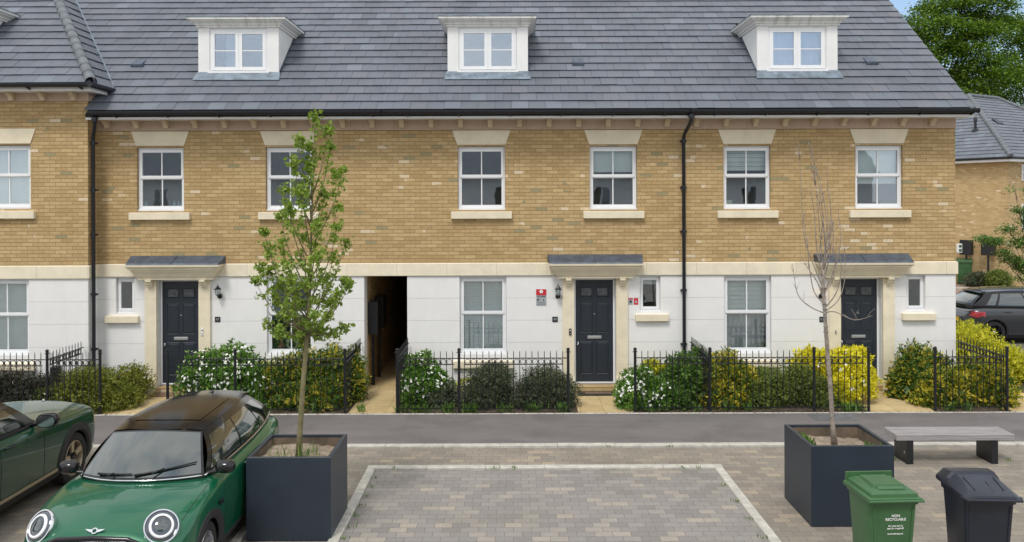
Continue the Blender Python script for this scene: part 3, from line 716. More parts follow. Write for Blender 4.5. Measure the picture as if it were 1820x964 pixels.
    small_window(h, *sw, W, 'roller' if no == 49 else None, .2); sill(h, UX(s['ss'][0], 565), UX(s['ss'][1], 565), UZ(559), UZ(571.5), W)
    door_unit(h, d, -1 if no == 49 else -1)
    eaves(h, x0, x1, W, EY, EZ, 5.58, 5.668, 5.392, (0, .14 if no == 51 else 0))
    x = -8.24
    while x < BX[3]:
        if x0 <= x < x1: corbel(h, x, W, 5.59)
        x += .6
    gutter(h, x0 if no != 47 else x0+.12, x1 if no != 51 else x1+.16, EY-.02, 5.735, ends=True)
    XR = x1 + (.10 if no == 51 else 0)
    under = MB(); under.prism([(EY+.06, EZ-.06), (21.8, RZ-.02), (26.85, EZ-.06), (26.6, EZ-.14), (21.8, RZ-.16), (EY+.06, EZ-.12)], 'x', x0+.001, XR-.001)
    if no == 47: under.prism([(17.7, roof_z(17.7)-.06), (21.8, RZ-.04), (21.8, RZ-.16), (17.7, roof_z(17.7)-.12)], 'x', x0-2.8, x0)
    rt = MB(); dc = s['dorm']; org = (0, EY, EZ - .0)
    smax = (21.8-EY)/CP
    def skip(a, b, dc=dc): return abs(a-dc) < .66 and 1.25/1 < b and EY + b*CP > 17.95 and EY + b*CP < 19.5
    if no == 47:
        def lft(b, a=x0):       # valley against the hipped house next door
            zz = EZ + b*SP; xx = -8.17 - max(0, (zz - 6.25))/1.048
            return xx - .06 if zz > 6.2 else a + .02
    else:
        def lft(b, a=x0): return a
    tiles(rt, org, (1,0,0), (0,CP,SP), (0,-SP,CP), smax, lft, lambda b, XR=XR: XR, skip=skip, t0=.02)
    rf = rt.build('roof', M['tile'], h)
    under.build('roof_deck', M['underlay'], rf)
    c = MB(); c.tube([(x0, 21.8, RZ+.02), (XR, 21.8, RZ+.02)], .12, 10); c.build('ridge_tiles', M['ridge'], rf)
    bk = MB(); bk.add([(x0, 21.8, RZ+.03), (XR, 21.8, RZ+.03), (XR, 26.9, EZ-.03), (x0, 26.9, EZ-.03)], [(0,1,2,3)]); bk.build('rear_slope', M['tile'], rf)
    dormer(h, dc, 17.78, 6.50, 7.60, kind={51: 'curtain', 47: 'half'}.get(no))
    # low ventilation tile
    vx, vy = {47: (247, 119), 49: (1027, 105), 51: (1547, 116)}[no]
    yv = 18.17; X, _ = U(vx, vy, yv)
    v = MB(); zz = roof_z(yv)
    v.hexa([(X-.13, yv-.12, zz-.095+.045), (X+.13, yv-.12, zz-.095+.045), (X+.11, yv+.12, zz+.095+.04), (X-.11, yv+.12, zz+.095+.04), (X-.12, yv-.13, zz-.095+.10), (X+.12, yv-.13, zz-.095+.10), (X+.10, yv+.12, zz+.095+.05), (X-.10, yv+.12, zz+.095+.05)])
    v.build('roof_vent', M['lead'], h)
downpipe(houses[49], 3.50, W-.07, 5.70, .3, 3.56, EY+.0)
downpipe(houses[47], BX[0]+.065, W-.30, 5.68, .3, BX[0]+.20, EY+.03)

# ------------------------------------------------------------------ the house to the left, stepped forward and hipped
V = 16.91
h45 = thing('terraced_house', 'taller hipped roof house at the far left, cut off by the edge of the photo', 'house', (-11.5, V, 0), 'houses of the terrace')
xl, xr = -15.0, BX[0]
UPX = UX(55.5, 318, V+.02); w1 = (UPX-.955, UPX, UZ(371.5, 60, V), UZ(258, 60, V)); GPX = UX(51.5, 560, V); g1 = (GPX-.955, GPX, UZ(632, 60, V), UZ(496, 60, V))
bw = MB(); wall_sheet(bw, xl, xr, 2.672, 5.96, V, [w1], .15); bw.add([(xr,V,2.672),(xr,26,2.672),(xr,26,6.1),(xr,V,6.1)], [(0,1,2,3)]); bw.build('brick_wall', M['brick'], h45)
rw = MB(); wall_sheet(rw, xl, xr, 0, 2.412, V, [g1], .15); rw.add([(xr,V,0),(xr,W,0),(xr,W,2.412),(xr,V,2.412)], [(0,1,2,3)]); rw.build('rendered_wall', M['render'], h45)
sc = MB(); e = .03; sc.loft([[(xl,V-.035,z),(xr+e*k,V-.035*k2,z),(xr+e*k,W-.002,z),(xl,W-.002,z)] for z, k, k2 in ((2.414,1,1),(2.655,1,1),(2.671,.1,.1))], True, True); sc.build('string_course', M['band'], h45)
sash_window(h45, *w1, V, 'roller', .99); keystone_lintel(h45, w1[0], w1[1], w1[3]+.03, UZ(229, 60, V), V); sill(h45, w1[0]-.13, w1[1]+.105, UZ(375, 60, V), UZ(389, 60, V), V)
MB().box(w1[0]+.002, w1[1]-.002, V+.02, V+.15, w1[3]+.001, w1[3]+.03).build('window_head', M['room'], h45)
sash_window(h45, *g1, V, 'roller', .98); sill(h45, g1[0]-.14, g1[1]+.14, UZ(645, 60, V), UZ(658, 60, V), V)
EY2, EZ2, EX2 = 16.43, 6.25, -8.17
MB().box(xl, xr+.03, V-.03, V+.02, 5.955, 6.12).build('frieze', M['frieze'], h45)
MB().box(xr-.01, xr+.03, V+.03, 18.2, 5.955, 6.12).build('frieze', M['frieze'], h45)
f = MB(); f.box(xl, EX2-.05, EY2+.075, EY2+.10, 6.11, 6.19); f.box(xl, EX2-.06, EY2+.10, V, 6.122, 6.14); f.box(EX2-.075, EX2-.05, EY2+.10, 17.6, 6.11, 6.19); f.box(xr, EX2-.075, V, 17.6, 6.122, 6.14); f.build('fascia', M['white_paint'], h45)
x = -8.72
while x > xl: corbel(h45, x, V, 6.12); x -= .62
gutter(h45, xl, EX2+.02, EY2-.02, 6.255, ends=False)
g_ = MB(); g_.prism([(EX2-.05, 6.255), (EX2+.065, 6.255), (EX2+.06, 6.20), (EX2+.01, 6.165), (EX2-.04, 6.19)], 'y', EY2-.08, 17.42)
g_.build('gutter', M['black'], h45)
hipk = 2.23/2.94                                     # x run per y run along the hip
rt = MB(); smax = 5.2/CP
tiles(rt, (0, EY2, EZ2), (1,0,0), (0,CP,SP), (0,-SP,CP), smax, lambda b: -15.5, lambda b: EX2 - hipk*b*CP, t0=.02, off=.3,
      skip=lambda a, b: a < -11.2 and 17.75 < EY2 + b*CP < 18.5)
P2 = math.atan(.795/hipk); C2, S2 = math.cos(P2), math.sin(P2)
hy = 1/(hipk)                                        # y gained per unit x going in
def side_hi(b):                                      # hip: y = EY2 + run/hipk
    return -(EY2 + b*C2/hipk)                        # u axis is -y
def side_lo(b):                                      # valley against the main roof
    z = EZ2 + b*S2; return -(EY + (z - EZ)/.795 + .03)
tiles(rt, (EX2, 0, EZ2), (0,1,0), (-C2,0,S2), (S2,0,C2), 4.0/C2, lambda b: -side_hi(b), lambda b: -side_lo(b), g=.303, t0=.02)
rf = rt.build('roof', M['tile'], h45)
d_ = MB(); t = 4.6
A = (EX2-.03, EY2+.03, EZ2-.02); B_ = (EX2-.03-hipk*t, EY2+.03+t, EZ2-.02+.795*t)
d_.add([(-15.5, EY2+.03, EZ2-.02), A, B_, (-15.5, EY2+.03+t, EZ2-.02+.795*t), (EX2-.03, 26, EZ2-.02), (B_[0], 26, B_[2])], [(0,1,2,3), (1,4,5,2)]); d_.build('roof_deck', M['underlay'], rf)
hp = MB(); hd = Vector((-hipk, 1, .795)).normalized(); p0 = Vector((EX2, EY2, EZ2+.025)); L = .33
for i in range(15):
    a = p0 + hd*(i*L); b = p0 + hd*((i+1)*L + .03)
    r0, r1 = .108, .099; up = Vector((hipk*.5, -.5, 1)); up = (up - hd*up.dot(hd)).normalized(); sd = hd.cross(up)
    rg = []
    for q, r in ((a, r0), (b, r1)): rg.append([q + (sd*math.cos(t) + up*math.sin(t))*r for t in [math.pi*k/8 - .35 + (.7*k/8) for k in range(9)]])
    hp.loft(rg, False)
hp.build('hip_tiles', M['ridge'], rf, auto=50)
vl = MB(); vs = []
vl.tube([( -8.17 - max(0, zz-6.25)/1.048 + .0, EY + (zz-EZ)/.795, zz + .05) for zz in (6.24, 7, 8, 9, 9.5)], .022, 6); vl.build('valley', M['lead_light'], rf)
dormer(h45, -11.86, 17.6, 7.0, 7.86, ey=EY2, ez=EZ2, win=False)
MB().bbox(UX(97, 660, V), UX(110, 660, V), V-.16, V-.002, UZ(680, 100, V), UZ(650, 100, V), .01).build('meter_cover', M['blackmetal'], h45)

# ------------------------------------------------------------------ hipped house behind on the right
th = R(30); v_ = Vector((math.cos(th), math.sin(th), 0)); u_ = Vector((-math.sin(th), math.cos(th), 0))
hb = thing('detached_house', 'pale brick house with a hipped grey roof behind the parked dark grey car', 'house', (21.95, 37.5, 0))
C0 = Vector((21.95, 37.5, 0)); LV, LU = 11.5, 9.0
def HP(a, b, z): p = C0 + v_*a + u_*b; return (p.x, p.y, z)
bwm = MB(); cs = [HP(0,0,0), HP(LV,0,0), HP(LV,LU,0), HP(0,LU,0)]
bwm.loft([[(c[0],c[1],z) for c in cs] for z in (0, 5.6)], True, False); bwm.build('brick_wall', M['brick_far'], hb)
ov = .4; ez = 5.78; run = LU/2 + ov; rise = 3.45
pitch = math.atan(rise/run); cp, sp_ = math.cos(pitch), math.sin(pitch); smx = run/cp
m = MB(); O1 = C0 + v_*(-ov) + u_*(-ov); O1.z = ez
tot = LV + 2*ov
tiles(m, O1, v_, (u_*cp + Vector((0,0,sp_))), (-u_*sp_ + Vector((0,0,cp))), smx, lambda b: b*cp, lambda b: tot - b*cp, t0=.02)
O2 = C0 + v_*(-ov) + u_*(LU+ov); O2.z = ez
tiles(m, O2, -u_, (v_*cp + Vector((0,0,sp_))), (-v_*sp_ + Vector((0,0,cp))), smx, lambda b: b*cp, lambda b: LU + 2*ov - b*cp, t0=.02)
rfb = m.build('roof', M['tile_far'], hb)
m = MB()
def RP(a, b, z): p = C0 + v_*a + u_*b; return Vector((p.x, p.y, z))
R1, R2 = RP(LU/2, LU/2, ez+rise), RP(LV-LU/2, LU/2, ez+rise)
E1, E2, E3, E4 = RP(-ov,-ov,ez), RP(LV+ov,-ov,ez), RP(LV+ov,LU+ov,ez), RP(-ov,LU+ov,ez)
m.add([E1,E2,E3,E4,R1,R2], [(0,1,5,4),(1,2,5),(2,3,4,5),(3,0,4)]); m.build('roof_deck', M['underlay'], rfb)
m = MB()
for a, b in ((E1,R1),(R1,R2),(E2,R2),(E4,R1)):
    dd = (b-a); n = int(dd.length/.35)
    for i in range(n): q0 = a + dd*(i/n) + Vector((0,0,.05)); q1 = a + dd*((i+1.08)/n) + Vector((0,0,.05)); m.tube([q0, q1], [.115, .105], 8)
m.build('hip_tiles', M['ridge'], rfb)
m = MB()
for a, b in ((E1,E2),(E4,E1)): m.tube([a+Vector((0,0,-.03)), b+Vector((0,0,-.03))], .065, 8)
m.tube([HP(-.08, LU*.285, 5.6), HP(-.08, LU*.285, 0)], .045, 8)
m.build('gutter', M['black'], hb)
m = MB(); m.loft([[E1+Vector((.03,.03,z)), E2+Vector((-.03,.03,z)), E3+Vector((-.03,-.03,z)), E4+Vector((.03,-.03,z))] for z in (-.2, -.06)], True, True); m.build('fascia', M['white_paint'], hb)
def on_front(a, z, d=0): p = C0 + v_*a - u_*d; return (p.x, p.y, z)
for za, zb in ((4.75, 5.5), (2.6, 3.7)):
    a0, a1 = 1.12, 2.1; m = MB()
    def bx(a, b, c, d, e, f): return m.hexa([on_front(a, c, f), on_front(b, c, f), on_front(b, c, e), on_front(a, c, e), on_front(a, d, f), on_front(b, d, f), on_front(b, d, e), on_front(a, d, e)])
    for q in (a0, (a0+a1)/2-.03, a1-.06): bx(q, q+.06, za, zb, -.02, .04)
    for q in (za, (za+zb)/2-.02, zb-.06): bx(a0+.06, a1-.06, q, q+.05, -.02, .038)
    wf = m.build('window', M['upvc'], hb)
    m = MB(); bx(a0+.02, a1-.02, za+.02, zb-.02, -.01, .015); m.build('pane', M['car_glass'], wf)
m = MB(); P_ = RP(1.6, 2.4, 0); bb = (1.6+ov); zz = ez + rise*(1.6+ov)/run
m.lathe([(.17, -.1), (.15, .05), (.06, .12), (.06, .42), (.085, .43), (.085, .6), (.05, .66)], (P_.x, P_.y, zz), n=14, caps=True); m.build('vent_pipe', M['black'], hb, auto=40)
for aa, hh in ((3.1, .62), (4.4, .42)):
    pp = C0 + v_*aa + u_*(-ov + run*hh*.8); pp.z = ez + rise*hh*.8 + .05; m = MB()
    m.hexa([pp - v_*.22, pp + v_*.22, pp + v_*.2 + u_*.35 + Vector((0,0,.26)), pp - v_*.2 + u_*.35 + Vector((0,0,.26))] + [q + Vector((0,0,.04)) for q in (pp - v_*.22, pp + v_*.22, pp + v_*.2 + u_*.35 + Vector((0,0,.26)), pp - v_*.2 + u_*.35 + Vector((0,0,.26)))])
    m.build('roof_vent', M['black'], hb)

# ------------------------------------------------------------------ houses across the street (mirrored in the panes and the car paint)
ho = thing('facing_terrace', 'white walled houses across the street that show as reflections in the upstairs window panes', 'house', (0, -17, 0))
m = MB(); m.box(-24, 22, -26, -17, 0, 5.4); m.build('rendered_wall', M['render'], ho)
m = MB(); m.prism([(-16.4, 5.4), (-21.5, 9.4), (-26.6, 5.4)], 'x', -24.3, 22.3); m.build('roof', M['ridge'], ho)
m = MB(); g2 = MB()
for i in range(15):
    for z in (.9, 3.5):
        x = -22 + i*3.0; g2.box(x+.06, x+.94, -16.99, -16.985, z+.06, z+1.2)
        m.box(x, x+1, -16.999, -16.98, z, z+.06); m.box(x, x+1, -16.999, -16.98, z+1.2, z+1.26); m.box(x, x+.06, -16.999, -16.98, z+.06, z+1.2); m.box(x+.94, x+1, -16.999, -16.98, z+.06, z+1.2); m.box(x+.47, x+.53, -16.999, -16.98, z+.06, z+1.2)
m.build('window_frames', M['upvc'], ho); g2.build('window_panes', M['car_glass'], ho)
# ================================================================== RAILINGS
FZ0 = .045
def rail_panel(parent, ax, ay, bx, by, pitch=.113, toppt=True):
    a = Vector((ax, ay, 0)); b = Vector((bx, by, 0)); L = (b-a).length; u = (b-a)/L; pn = Vector((-u.y, u.x, 0)); m = MB()
    def bar(s0, s1, z0, z1, w=.020, t=.012):
        p = a + u*s0; q = a + u*s1
        m.hexa([p-pn*t/2+Vector((0,0,z0)), q-pn*t/2+Vector((0,0,z0)), q+pn*t/2+Vector((0,0,z0)), p+pn*t/2+Vector((0,0,z0)),
                p-pn*t/2+Vector((0,0,z1)), q-pn*t/2+Vector((0,0,z1)), q+pn*t/2+Vector((0,0,z1)), p+pn*t/2+Vector((0,0,z1))])
    bar(.02, L-.02, 1.035, 1.048, t=.034); bar(.09, L-.09, .922, .934, t=.034); bar(.02, L-.02, .115, .128, t=.034)
    n = max(1, int((L - .16)/pitch)); s0 = (L - n*pitch)/2
    for i in range(n+1):
        c = a + u*(s0 + i*pitch)
        m.tube([c + Vector((0,0,z)) for z in (.10, 1.13, 1.145, 1.175)][:3] + [c + Vector((0,0,1.18))], [.0072, .0072, .0072, .002], 6)
        if i < n:
            cc = a + u*(s0 + (i+.5)*pitch) + Vector((0,0,.9785)); k = 14; rg = []
            for j in range(k):
                t = 2*math.pi*j/k; d = u*math.cos(t) + Vector((0,0,math.sin(t)))
                rg.append([cc + d*.0435 - pn*.009, cc + d*.051 - pn*.009, cc + d*.051 + pn*.009, cc + d*.0435 + pn*.009])
            rg.append(rg[0]); m.loft(rg, True)
    m.build('railing_panel', M['blackmetal'], parent)
def rail_post(parent, x, y, h=1.16):
    m = MB(); m.tube([(x,y,.02),(x,y,h)], .026, 12); m.lathe([(.034,h-.002),(.036,h+.006),(.03,h+.012),(.02,h+.02),(.03,h+.03),(.034,h+.044),(.026,h+.064),(.004,h+.074)], (x,y,0), n=14, caps=True)
    for s in (-1, 1): m.tube([(x, y, h-.008), (x+s*.055, y, h-.012)], .004, 6)
    m.build('post', M['blackmetal'], parent, auto=40)
RY = 15.56
def fence(label, runs, posts):
    o = thing('railing', label, 'railing', (posts[0][0], posts[0][1], 0), 'black railings round the front gardens')
    for r in runs: rail_panel(o, *r)
    for p in posts: rail_post(o, *p)
    return o
def RX(px): return UX(px, 700, RY)
xa, xb = RX(84), RX(178)
fence('black ring topped railing left of the drainpipe, at the left edge of the photo', [(-10.6, RY, xa, RY), (xa, RY, xb, RY), (xa, RY, xa, V-.03)], [(xa, RY), (xb, RY)])
x0, x1, x2 = RX(298), RX(418), RX(613)
fence('black railing behind the green hatchback and left of the passage', [(x0, RY, x1, RY), (x1, RY, x2, RY), (x2, RY, x2, W-.03)], [(x0, RY), (x1, RY), (x2, RY)])
x0, x1, x2 = RX(706), RX(816), RX(1010)
fence('black railing in front of the two dark rounded shrubs', [(x0, RY, x1, RY), (x1, RY, x2, RY), (x0, RY, x0, W-.03)], [(x0, RY), (x1, RY), (x2, RY)])
x0, x1, x2, x3 = RX(1129), RX(1262), RX(1447), RX(1544)
fence('longest black railing, between the middle and right doors, behind the bare tree', [(x0, RY, x1, RY), (x1, RY, x2, RY), (x2, RY, x3, RY), (x1, RY, x1, W-.03)], [(x0, RY), (x1, RY), (x2, RY), (x3, RY)])
x0, x1 = RX(1662), RX(1790)
fence('short black railing round the corner garden at the gable end, right of the last door', [(x0, RY, x1, RY), (x1, RY, BX[3]+.02, W+.05)], [(x0, RY), (x1, RY)])

# ================================================================== PLANTS
def unit(n): v = rng.normal(size=(n, 3)); return v / np.linalg.norm(v, axis=1)[:, None]
def leaf_quads(base, d, L, wr, fold=.25, nrm=None):
    """one bent kite per leaf"""
    n = len(base); L = np.asarray(L).reshape(-1, 1)*np.ones((n, 1))
    r = unit(n) if nrm is None else nrm
    s = np.cross(d, r); s /= np.linalg.norm(s, axis=1)[:, None] + 1e-9
    up = np.cross(s, d)
    mid = base + d*L*.45
    v = np.stack([base, mid + s*L*wr*.5 + up*L*fold*.3, base + d*L*(1) + up*L*-.1, mid - s*L*wr*.5 + up*L*fold*.3], 1).reshape(-1, 3)
    q = np.arange(4*n).reshape(n, 4)
    return v, q
def joinq(parts):
    vs, qs, k = [], [], 0
    for v, q in parts: vs.append(v); qs.append(q + k); k += len(v)
    return np.concatenate(vs), np.concatenate(qs)
def shell_points(lobes, n, rmin=.72, rmax=1.03, zmin=.02, bump=.13, low=-.75):
    lobes = np.array(lobes, float); wgt = (lobes[:,3]*lobes[:,4] + lobes[:,3]*lobes[:,5] + lobes[:,4]*lobes[:,5]); wgt /= wgt.sum()
    idx = rng.choice(len(lobes), n, p=wgt); dr = unit(n); dr[:,2] = np.where(dr[:,2] < low, -dr[:,2], dr[:,2])
    ph = idx*2.3
    bm_ = 1 + bump*(np.sin(dr[:,0]*7 + ph) * np.cos(dr[:,2]*8 + ph*1.7) + .7*np.sin(dr[:,1]*13 + dr[:,2]*11 + ph))
    r = (rmax - (rmax-rmin)*rng.random(n)**1.6)*bm_
    p = lobes[idx, :3] + dr*lobes[idx, 3:6]*r[:, None]
    keep = p[:,2] > zmin
    for j, l in enumerate(lobes):
        q = np.linalg.norm((p - l[:3])/l[3:6], axis=1); keep &= ~((q < .62) & (idx != j))
    nr = dr/lobes[idx, 3:6]; nr /= np.linalg.norm(nr, axis=1)[:, None]
    return p[keep], nr[keep]
def shrub(label, lobes, n, L, wr, mat, flowers=0, fsize=.03, spiky=.5, tuft=1, core=True, stems=7, cat='shrub', name='shrub', shoots=0, petal='petal', fmask=None):
    lobes = [list(l) for l in lobes]; a = np.array(lobes)
    bx, by = a[:,0].mean(), a[:,1].mean()
    o = thing(name, label, cat, (float(bx), float(by), 0)); parts = []
    p, nr = shell_points(lobes, n)
    if tuft > 1:     # rosettes
        k = tuft; P = np.repeat(p, k, 0); N = np.repeat(nr, k, 0); d = N*.55 + unit(len(P))*.95
    else: P, N = p, nr; d = N*spiky + unit(len(P))*.8
    d[:,2] += .25; d /= np.linalg.norm(d, axis=1)[:, None]
    parts.append(leaf_quads(P, d, L*rng.uniform(.65, 1.25, len(P)), wr))
    if core:
        p2, n2 = shell_points(lobes, max(500, n//3), .30, .72); d2 = unit(len(p2)); parts.append(leaf_quads(p2, d2, L*2.0*rng.uniform(.8, 1.3, len(p2)), .7))
    for _ in range(shoots):                       # long shoots that stand out of the top
        l = lobes[rng.integers(len(lobes))]; an = rng.uniform(0, 2*math.pi); rr = rng.uniform(0, .75)
        b = np.array([l[0] + l[3]*rr*math.cos(an), l[1] + l[4]*rr*math.sin(an), l[2] + l[5]*math.sqrt(max(0, 1-rr*rr))*.92]); hgt = rng.uniform(.07, .2); k = int(10 + hgt*60)
        t = rng.random(k); pp = b + np.outer(t, [rng.normal()*.03, rng.normal()*.03, hgt]); dd = unit(k)*.8; dd[:,2] = abs(dd[:,2]) + .2; dd /= np.linalg.norm(dd, axis=1)[:,None]
        parts.append(leaf_quads(pp, dd, L*rng.uniform(.6, 1.1, k), wr))
    v, q = joinq(parts); npmesh('foliage', v, q, mat, o)
    st = MB()
    for _ in range(stems):
        l = lobes[rng.integers(len(lobes))]; t = np.array(l[:3]) + rng.normal(size=3)*np.array(l[3:6])*.35
        b = (l[0] + rng.normal()*.06, l[1] + rng.normal()*.06, .0); m_ = ((b[0]+t[0])/2 + rng.normal()*.03, (b[1]+t[1])/2, max(.1, t[2])*.55)
        st.tube([b, m_, tuple(t)], [.014, .010, .005], 5)
    st.build('stems', M['bark_dark'], o)
    if flowers:
        p, nr = shell_points(lobes, flowers*3, .98, 1.06, .12, .13, -.2)
        p, nr = p[:flowers*2], nr[:flowers*2]; sel = np.sin(p[:,0]*9)*np.cos(p[:,2]*11 + p[:,1]*4) > -.25; p, nr = p[sel][:flowers], nr[sel][:flowers]
        parts = []
        k = 5; P = np.repeat(p + unit(len(p))*.01, k, 0); N = np.repeat(nr, k, 0)
        d = np.cross(N, unit(len(P))); d /= np.linalg.norm(d, axis=1)[:,None]; d = d*.95 + N*.3
        v, q = leaf_quads(P, d, fsize*rng.uniform(.7, 1.2, len(P)), .8, .1, nrm=N); npmesh('flowers', v, q, M[petal], o)
    return o
def S(px, pz, D, rx, ry, rz):          # lobe centred where the photo shows (px, pz) at distance D
    x, z = U(px, pz, D); return (x, D, z, rx, ry, rz)
# garden of number 45
shrub('dusky dark shrub behind the railing at the left edge, under the ground floor window', [S(10, 696, 16.2, .62, .5, .42), S(60, 700, 16.1, .45, .45, .40), S(95, 695, 16.4, .3, .35, .36)], 5200, .045, .38, M['lf_dark'], stems=8)
shrub('small pale flowered plant between the dusky shrub and the olive shrub at far left', [S(88, 712, 15.85, .30, .16, .24)], 700, .05, .4, M['lf_mid'], flowers=14, fsize=.025, stems=3, cat='plant', name='plant', core=False)
shrub('olive green shrub standing in the railing corner beside the left drainpipe', [S(138, 702, 16.0, .42, .42, .48), S(165, 690, 16.3, .42, .4, .42), S(120, 715, 15.95, .25, .25, .3)], 5200, .042, .55, M['lf_olive'], tuft=1, stems=8)
shrub('olive green shrub spilling onto the path left of door number 47', [S(205, 698, 16.25, .48, .5, .46), S(240, 685, 16.75, .36, .36, .42), S(190, 718, 15.85, .40, .34, .30), S(225, 712, 16.05, .3, .3, .26)], 6200, .042, .55, M['lf_olive'], stems=8)
# garden of number 47
shrub('large bright green shrub with white blossom behind the green hatchback', [S(372, 672, 16.4, .55, .5, .52), S(420, 665, 16.55, .5, .45, .55), S(448, 690, 16.2, .42, .4, .5), S(345, 695, 16.2, .36, .36, .4), S(395, 690, 16.0, .45, .35, .42), S(455, 715, 15.95, .3, .25, .25)], 2300, .075, .42, M['lf_choisya'], flowers=330, fsize=.036, tuft=4, stems=10)
shrub('tall yellow edged evergreen behind the railing, left of the passage', [S(500, 690, 16.3, .42, .45, .55), S(545, 680, 16.4, .45, .45, .62), S(590, 676, 16.5, .42, .42, .62), S(625, 680, 16.6, .30, .42, .60), S(520, 715, 15.95, .42, .25, .28), S(580, 712, 15.95, .42, .25, .33)], 8600, .082, .32, M['lf_vard'], stems=12, shoots=22)
# garden of number 49, left of the door
shrub('white flowered bright green shrub in the railing corner right of the passage', [S(748, 672, 16.5, .36, .4, .46), S(738, 695, 16.25, .32, .34, .36), S(775, 690, 16.4, .30, .34, .34)], 1500, .07, .42, M['lf_choisya'], flowers=170, fsize=.034, tuft=4, stems=7)
shrub('small dull green shrub between the white flowered shrub and the dark mounds', [S(795, 705, 16.25, .26, .3, .30), S(778, 716, 16.0, .2, .2, .2)], 1500, .045, .4, M['lf_hebe'], stems=4)
shrub('small golden shrub with dark sprig beside a railing post, below the slatted blind window', [S(828, 686, 16.75, .20, .16, .13)], 420, .06, .4, M['lf_gold'], stems=3, core=False)
shrub('left one of the two dark rounded shrubs, below the window with the slatted blind', [S(868, 694, 16.3, .56, .5, .44), S(880, 676, 16.45, .38, .4, .34), S(850, 712, 16.0, .42, .3, .28)], 8500, .046, .36, M['lf_hebe'], stems=8)
shrub('right one of the two dark rounded shrubs, against the path to the middle door', [S(968, 692, 16.35, .55, .5, .43), S(992, 702, 16.1, .42, .38, .38), S(940, 706, 16.0, .4, .3, .32)], 8500, .046, .36, M['lf_hebe'], stems=8)
# garden of number 49, right of the door
shrub('white flowered bright green shrub at the railing end right of the middle door', [S(1138, 694, 16.15, .42, .42, .40), S(1165, 706, 15.95, .36, .34, .32), S(1120, 704, 15.9, .28, .3, .30)], 1700, .066, .42, M['lf_choisya'], flowers=300, fsize=.034, tuft=4, stems=8)
shrub('golden shrub under the small window right of the middle door', [S(1158, 662, 16.85, .24, .25, .24), S(1182, 668, 16.9, .22, .22, .20)], 900, .062, .42, M['lf_gold'], stems=5)
shrub('dark green shrub beside the right drainpipe, behind the railing', [S(1215, 680, 16.3, .42, .45, .52), S(1245, 672, 16.5, .32, .38, .50), S(1205, 708, 15.95, .36, .28, .30)], 4600, .078, .34, M['lf_green'], stems=8, shoots=12)
shrub('yellow edged shrub behind the railing post, in front of the pleated blind window', [S(1290, 672, 16.45, .40, .42, .50), S(1318, 690, 16.2, .36, .4, .44), S(1290, 712, 15.95, .46, .26, .28), S(1270, 690, 16.2, .25, .3, .4)], 5200, .076, .32, M['lf_var'], stems=8, shoots=9)
shrub('dense mid green shrub behind the bare tree, left of the golden shrub', [S(1370, 696, 16.2, .46, .45, .42), S(1420, 688, 16.3, .46, .45, .44), S(1462, 705, 16.0, .36, .36, .34), S(1345, 708, 15.98, .3, .28, .28), S(1350, 672, 16.9, .3, .2, .22)], 10500, .040, .5, M['lf_mid'], stems=9)
shrub('large golden yellow shrub with white flowers in front of the right door', [S(1500, 662, 16.5, .50, .45, .42), S(1445, 655, 16.75, .42, .35, .36), S(1525, 682, 16.3, .34, .36, .34), S(1488, 692, 16.15, .40, .34, .26), S(1525, 640, 16.7, .22, .25, .24)], 2700, .078, .42, M['lf_yellow'], flowers=90, fsize=.034, tuft=4, stems=9)
# garden of number 51, right of the door
shrub('yellow edged shrub against the white wall between the right door and its small window', [S(1628, 660, 16.8, .40, .4, .48), S(1605, 690, 16.7, .30, .32, .40), S(1660, 668, 16.75, .36, .35, .44)], 4400, .082, .32, M['lf_vard'], stems=7, shoots=12)
shrub('yellow edged shrub inside the short railing at the gable end', [S(1680, 700, 16.1, .52, .4, .42), S(1730, 690, 16.3, .52, .45, .50), S(1772, 700, 16.1, .36, .4, .42), S(1645, 714, 16.05, .28, .26, .22)], 6800, .082, .32, M['lf_var'], stems=8, shoots=10)
shrub('bright yellow shrub beyond the corner railing, beside the gable wall', [(10.1, 18.7, .56, .65, .8, .60), (10.7, 18.4, .36, .5, .6, .40)], 6500, .062, .36, M['lf_gold'], stems=7, shoots=14)
shrub('low spreading golden shrub at the right edge, in front of the dark grey car', [(11.35, 18.2, .24, .8, .7, .34), (12.3, 18.6, .2, .7, .6, .28)], 7500, .06, .36, M['lf_gold'], stems=7)
shrub('low grey green shrub beside the far post mounted cabinet', [(21.5, 37.4, .3, .55, .5, .45)], 1600, .10, .4, M['lf_mid'], stems=4)
shrub('low dark shrub at the foot of the far brick corner', [(20.9, 38.0, .25, .6, .4, .35)], 1400, .10, .4, M['lf_hebe'], stems=4)

# ------ weeds and grass tufts along the kerbs and beds
def blades(points, n, h, mat, name, parent=None, wr=.12, spread=.05):
    P = np.repeat(np.array(points, float), n, 0); P[:, :2] += rng.normal(size=(len(P), 2))*spread; d = unit(len(P))*.55; d[:,2] = abs(d[:,2]) + .8; d /= np.linalg.norm(d, axis=1)[:,None]
    v, q = leaf_quads(P, d, h*rng.uniform(.4, 1.2, len(P)), wr); return npmesh(name, v, q, mat, parent)
pts = [(UX(px, 735, 15.62), 15.62 + random.uniform(-.03, .06), .03) for px in (712, 722, 738, 745, 760, 790, 795, 800, 830, 836, 842, 890, 905, 940, 955, 1000, 1005, 1120, 1150, 1240, 1330, 1500, 1508, 1516, 1524, 1532, 1690, 1720, 640, 470, 560)]
g = blades(pts, 26, .19, M['lf_weed'], 'weeds', spread=.05); g['kind'] = 'stuff'; tag(own_base(g), 'green weeds growing along the railing foot', 'weeds')
pts = [(UX(px, py, D), D, .02) for px, py, D in ((878, 840, 12.36), (700, 841, 12.36), (1080, 797, 13.43), (1188, 797, 13.44), (1395, 797, 13.44), (1216, 840, 12.37), (1240, 841, 12.37), (914, 838, 12.38))]
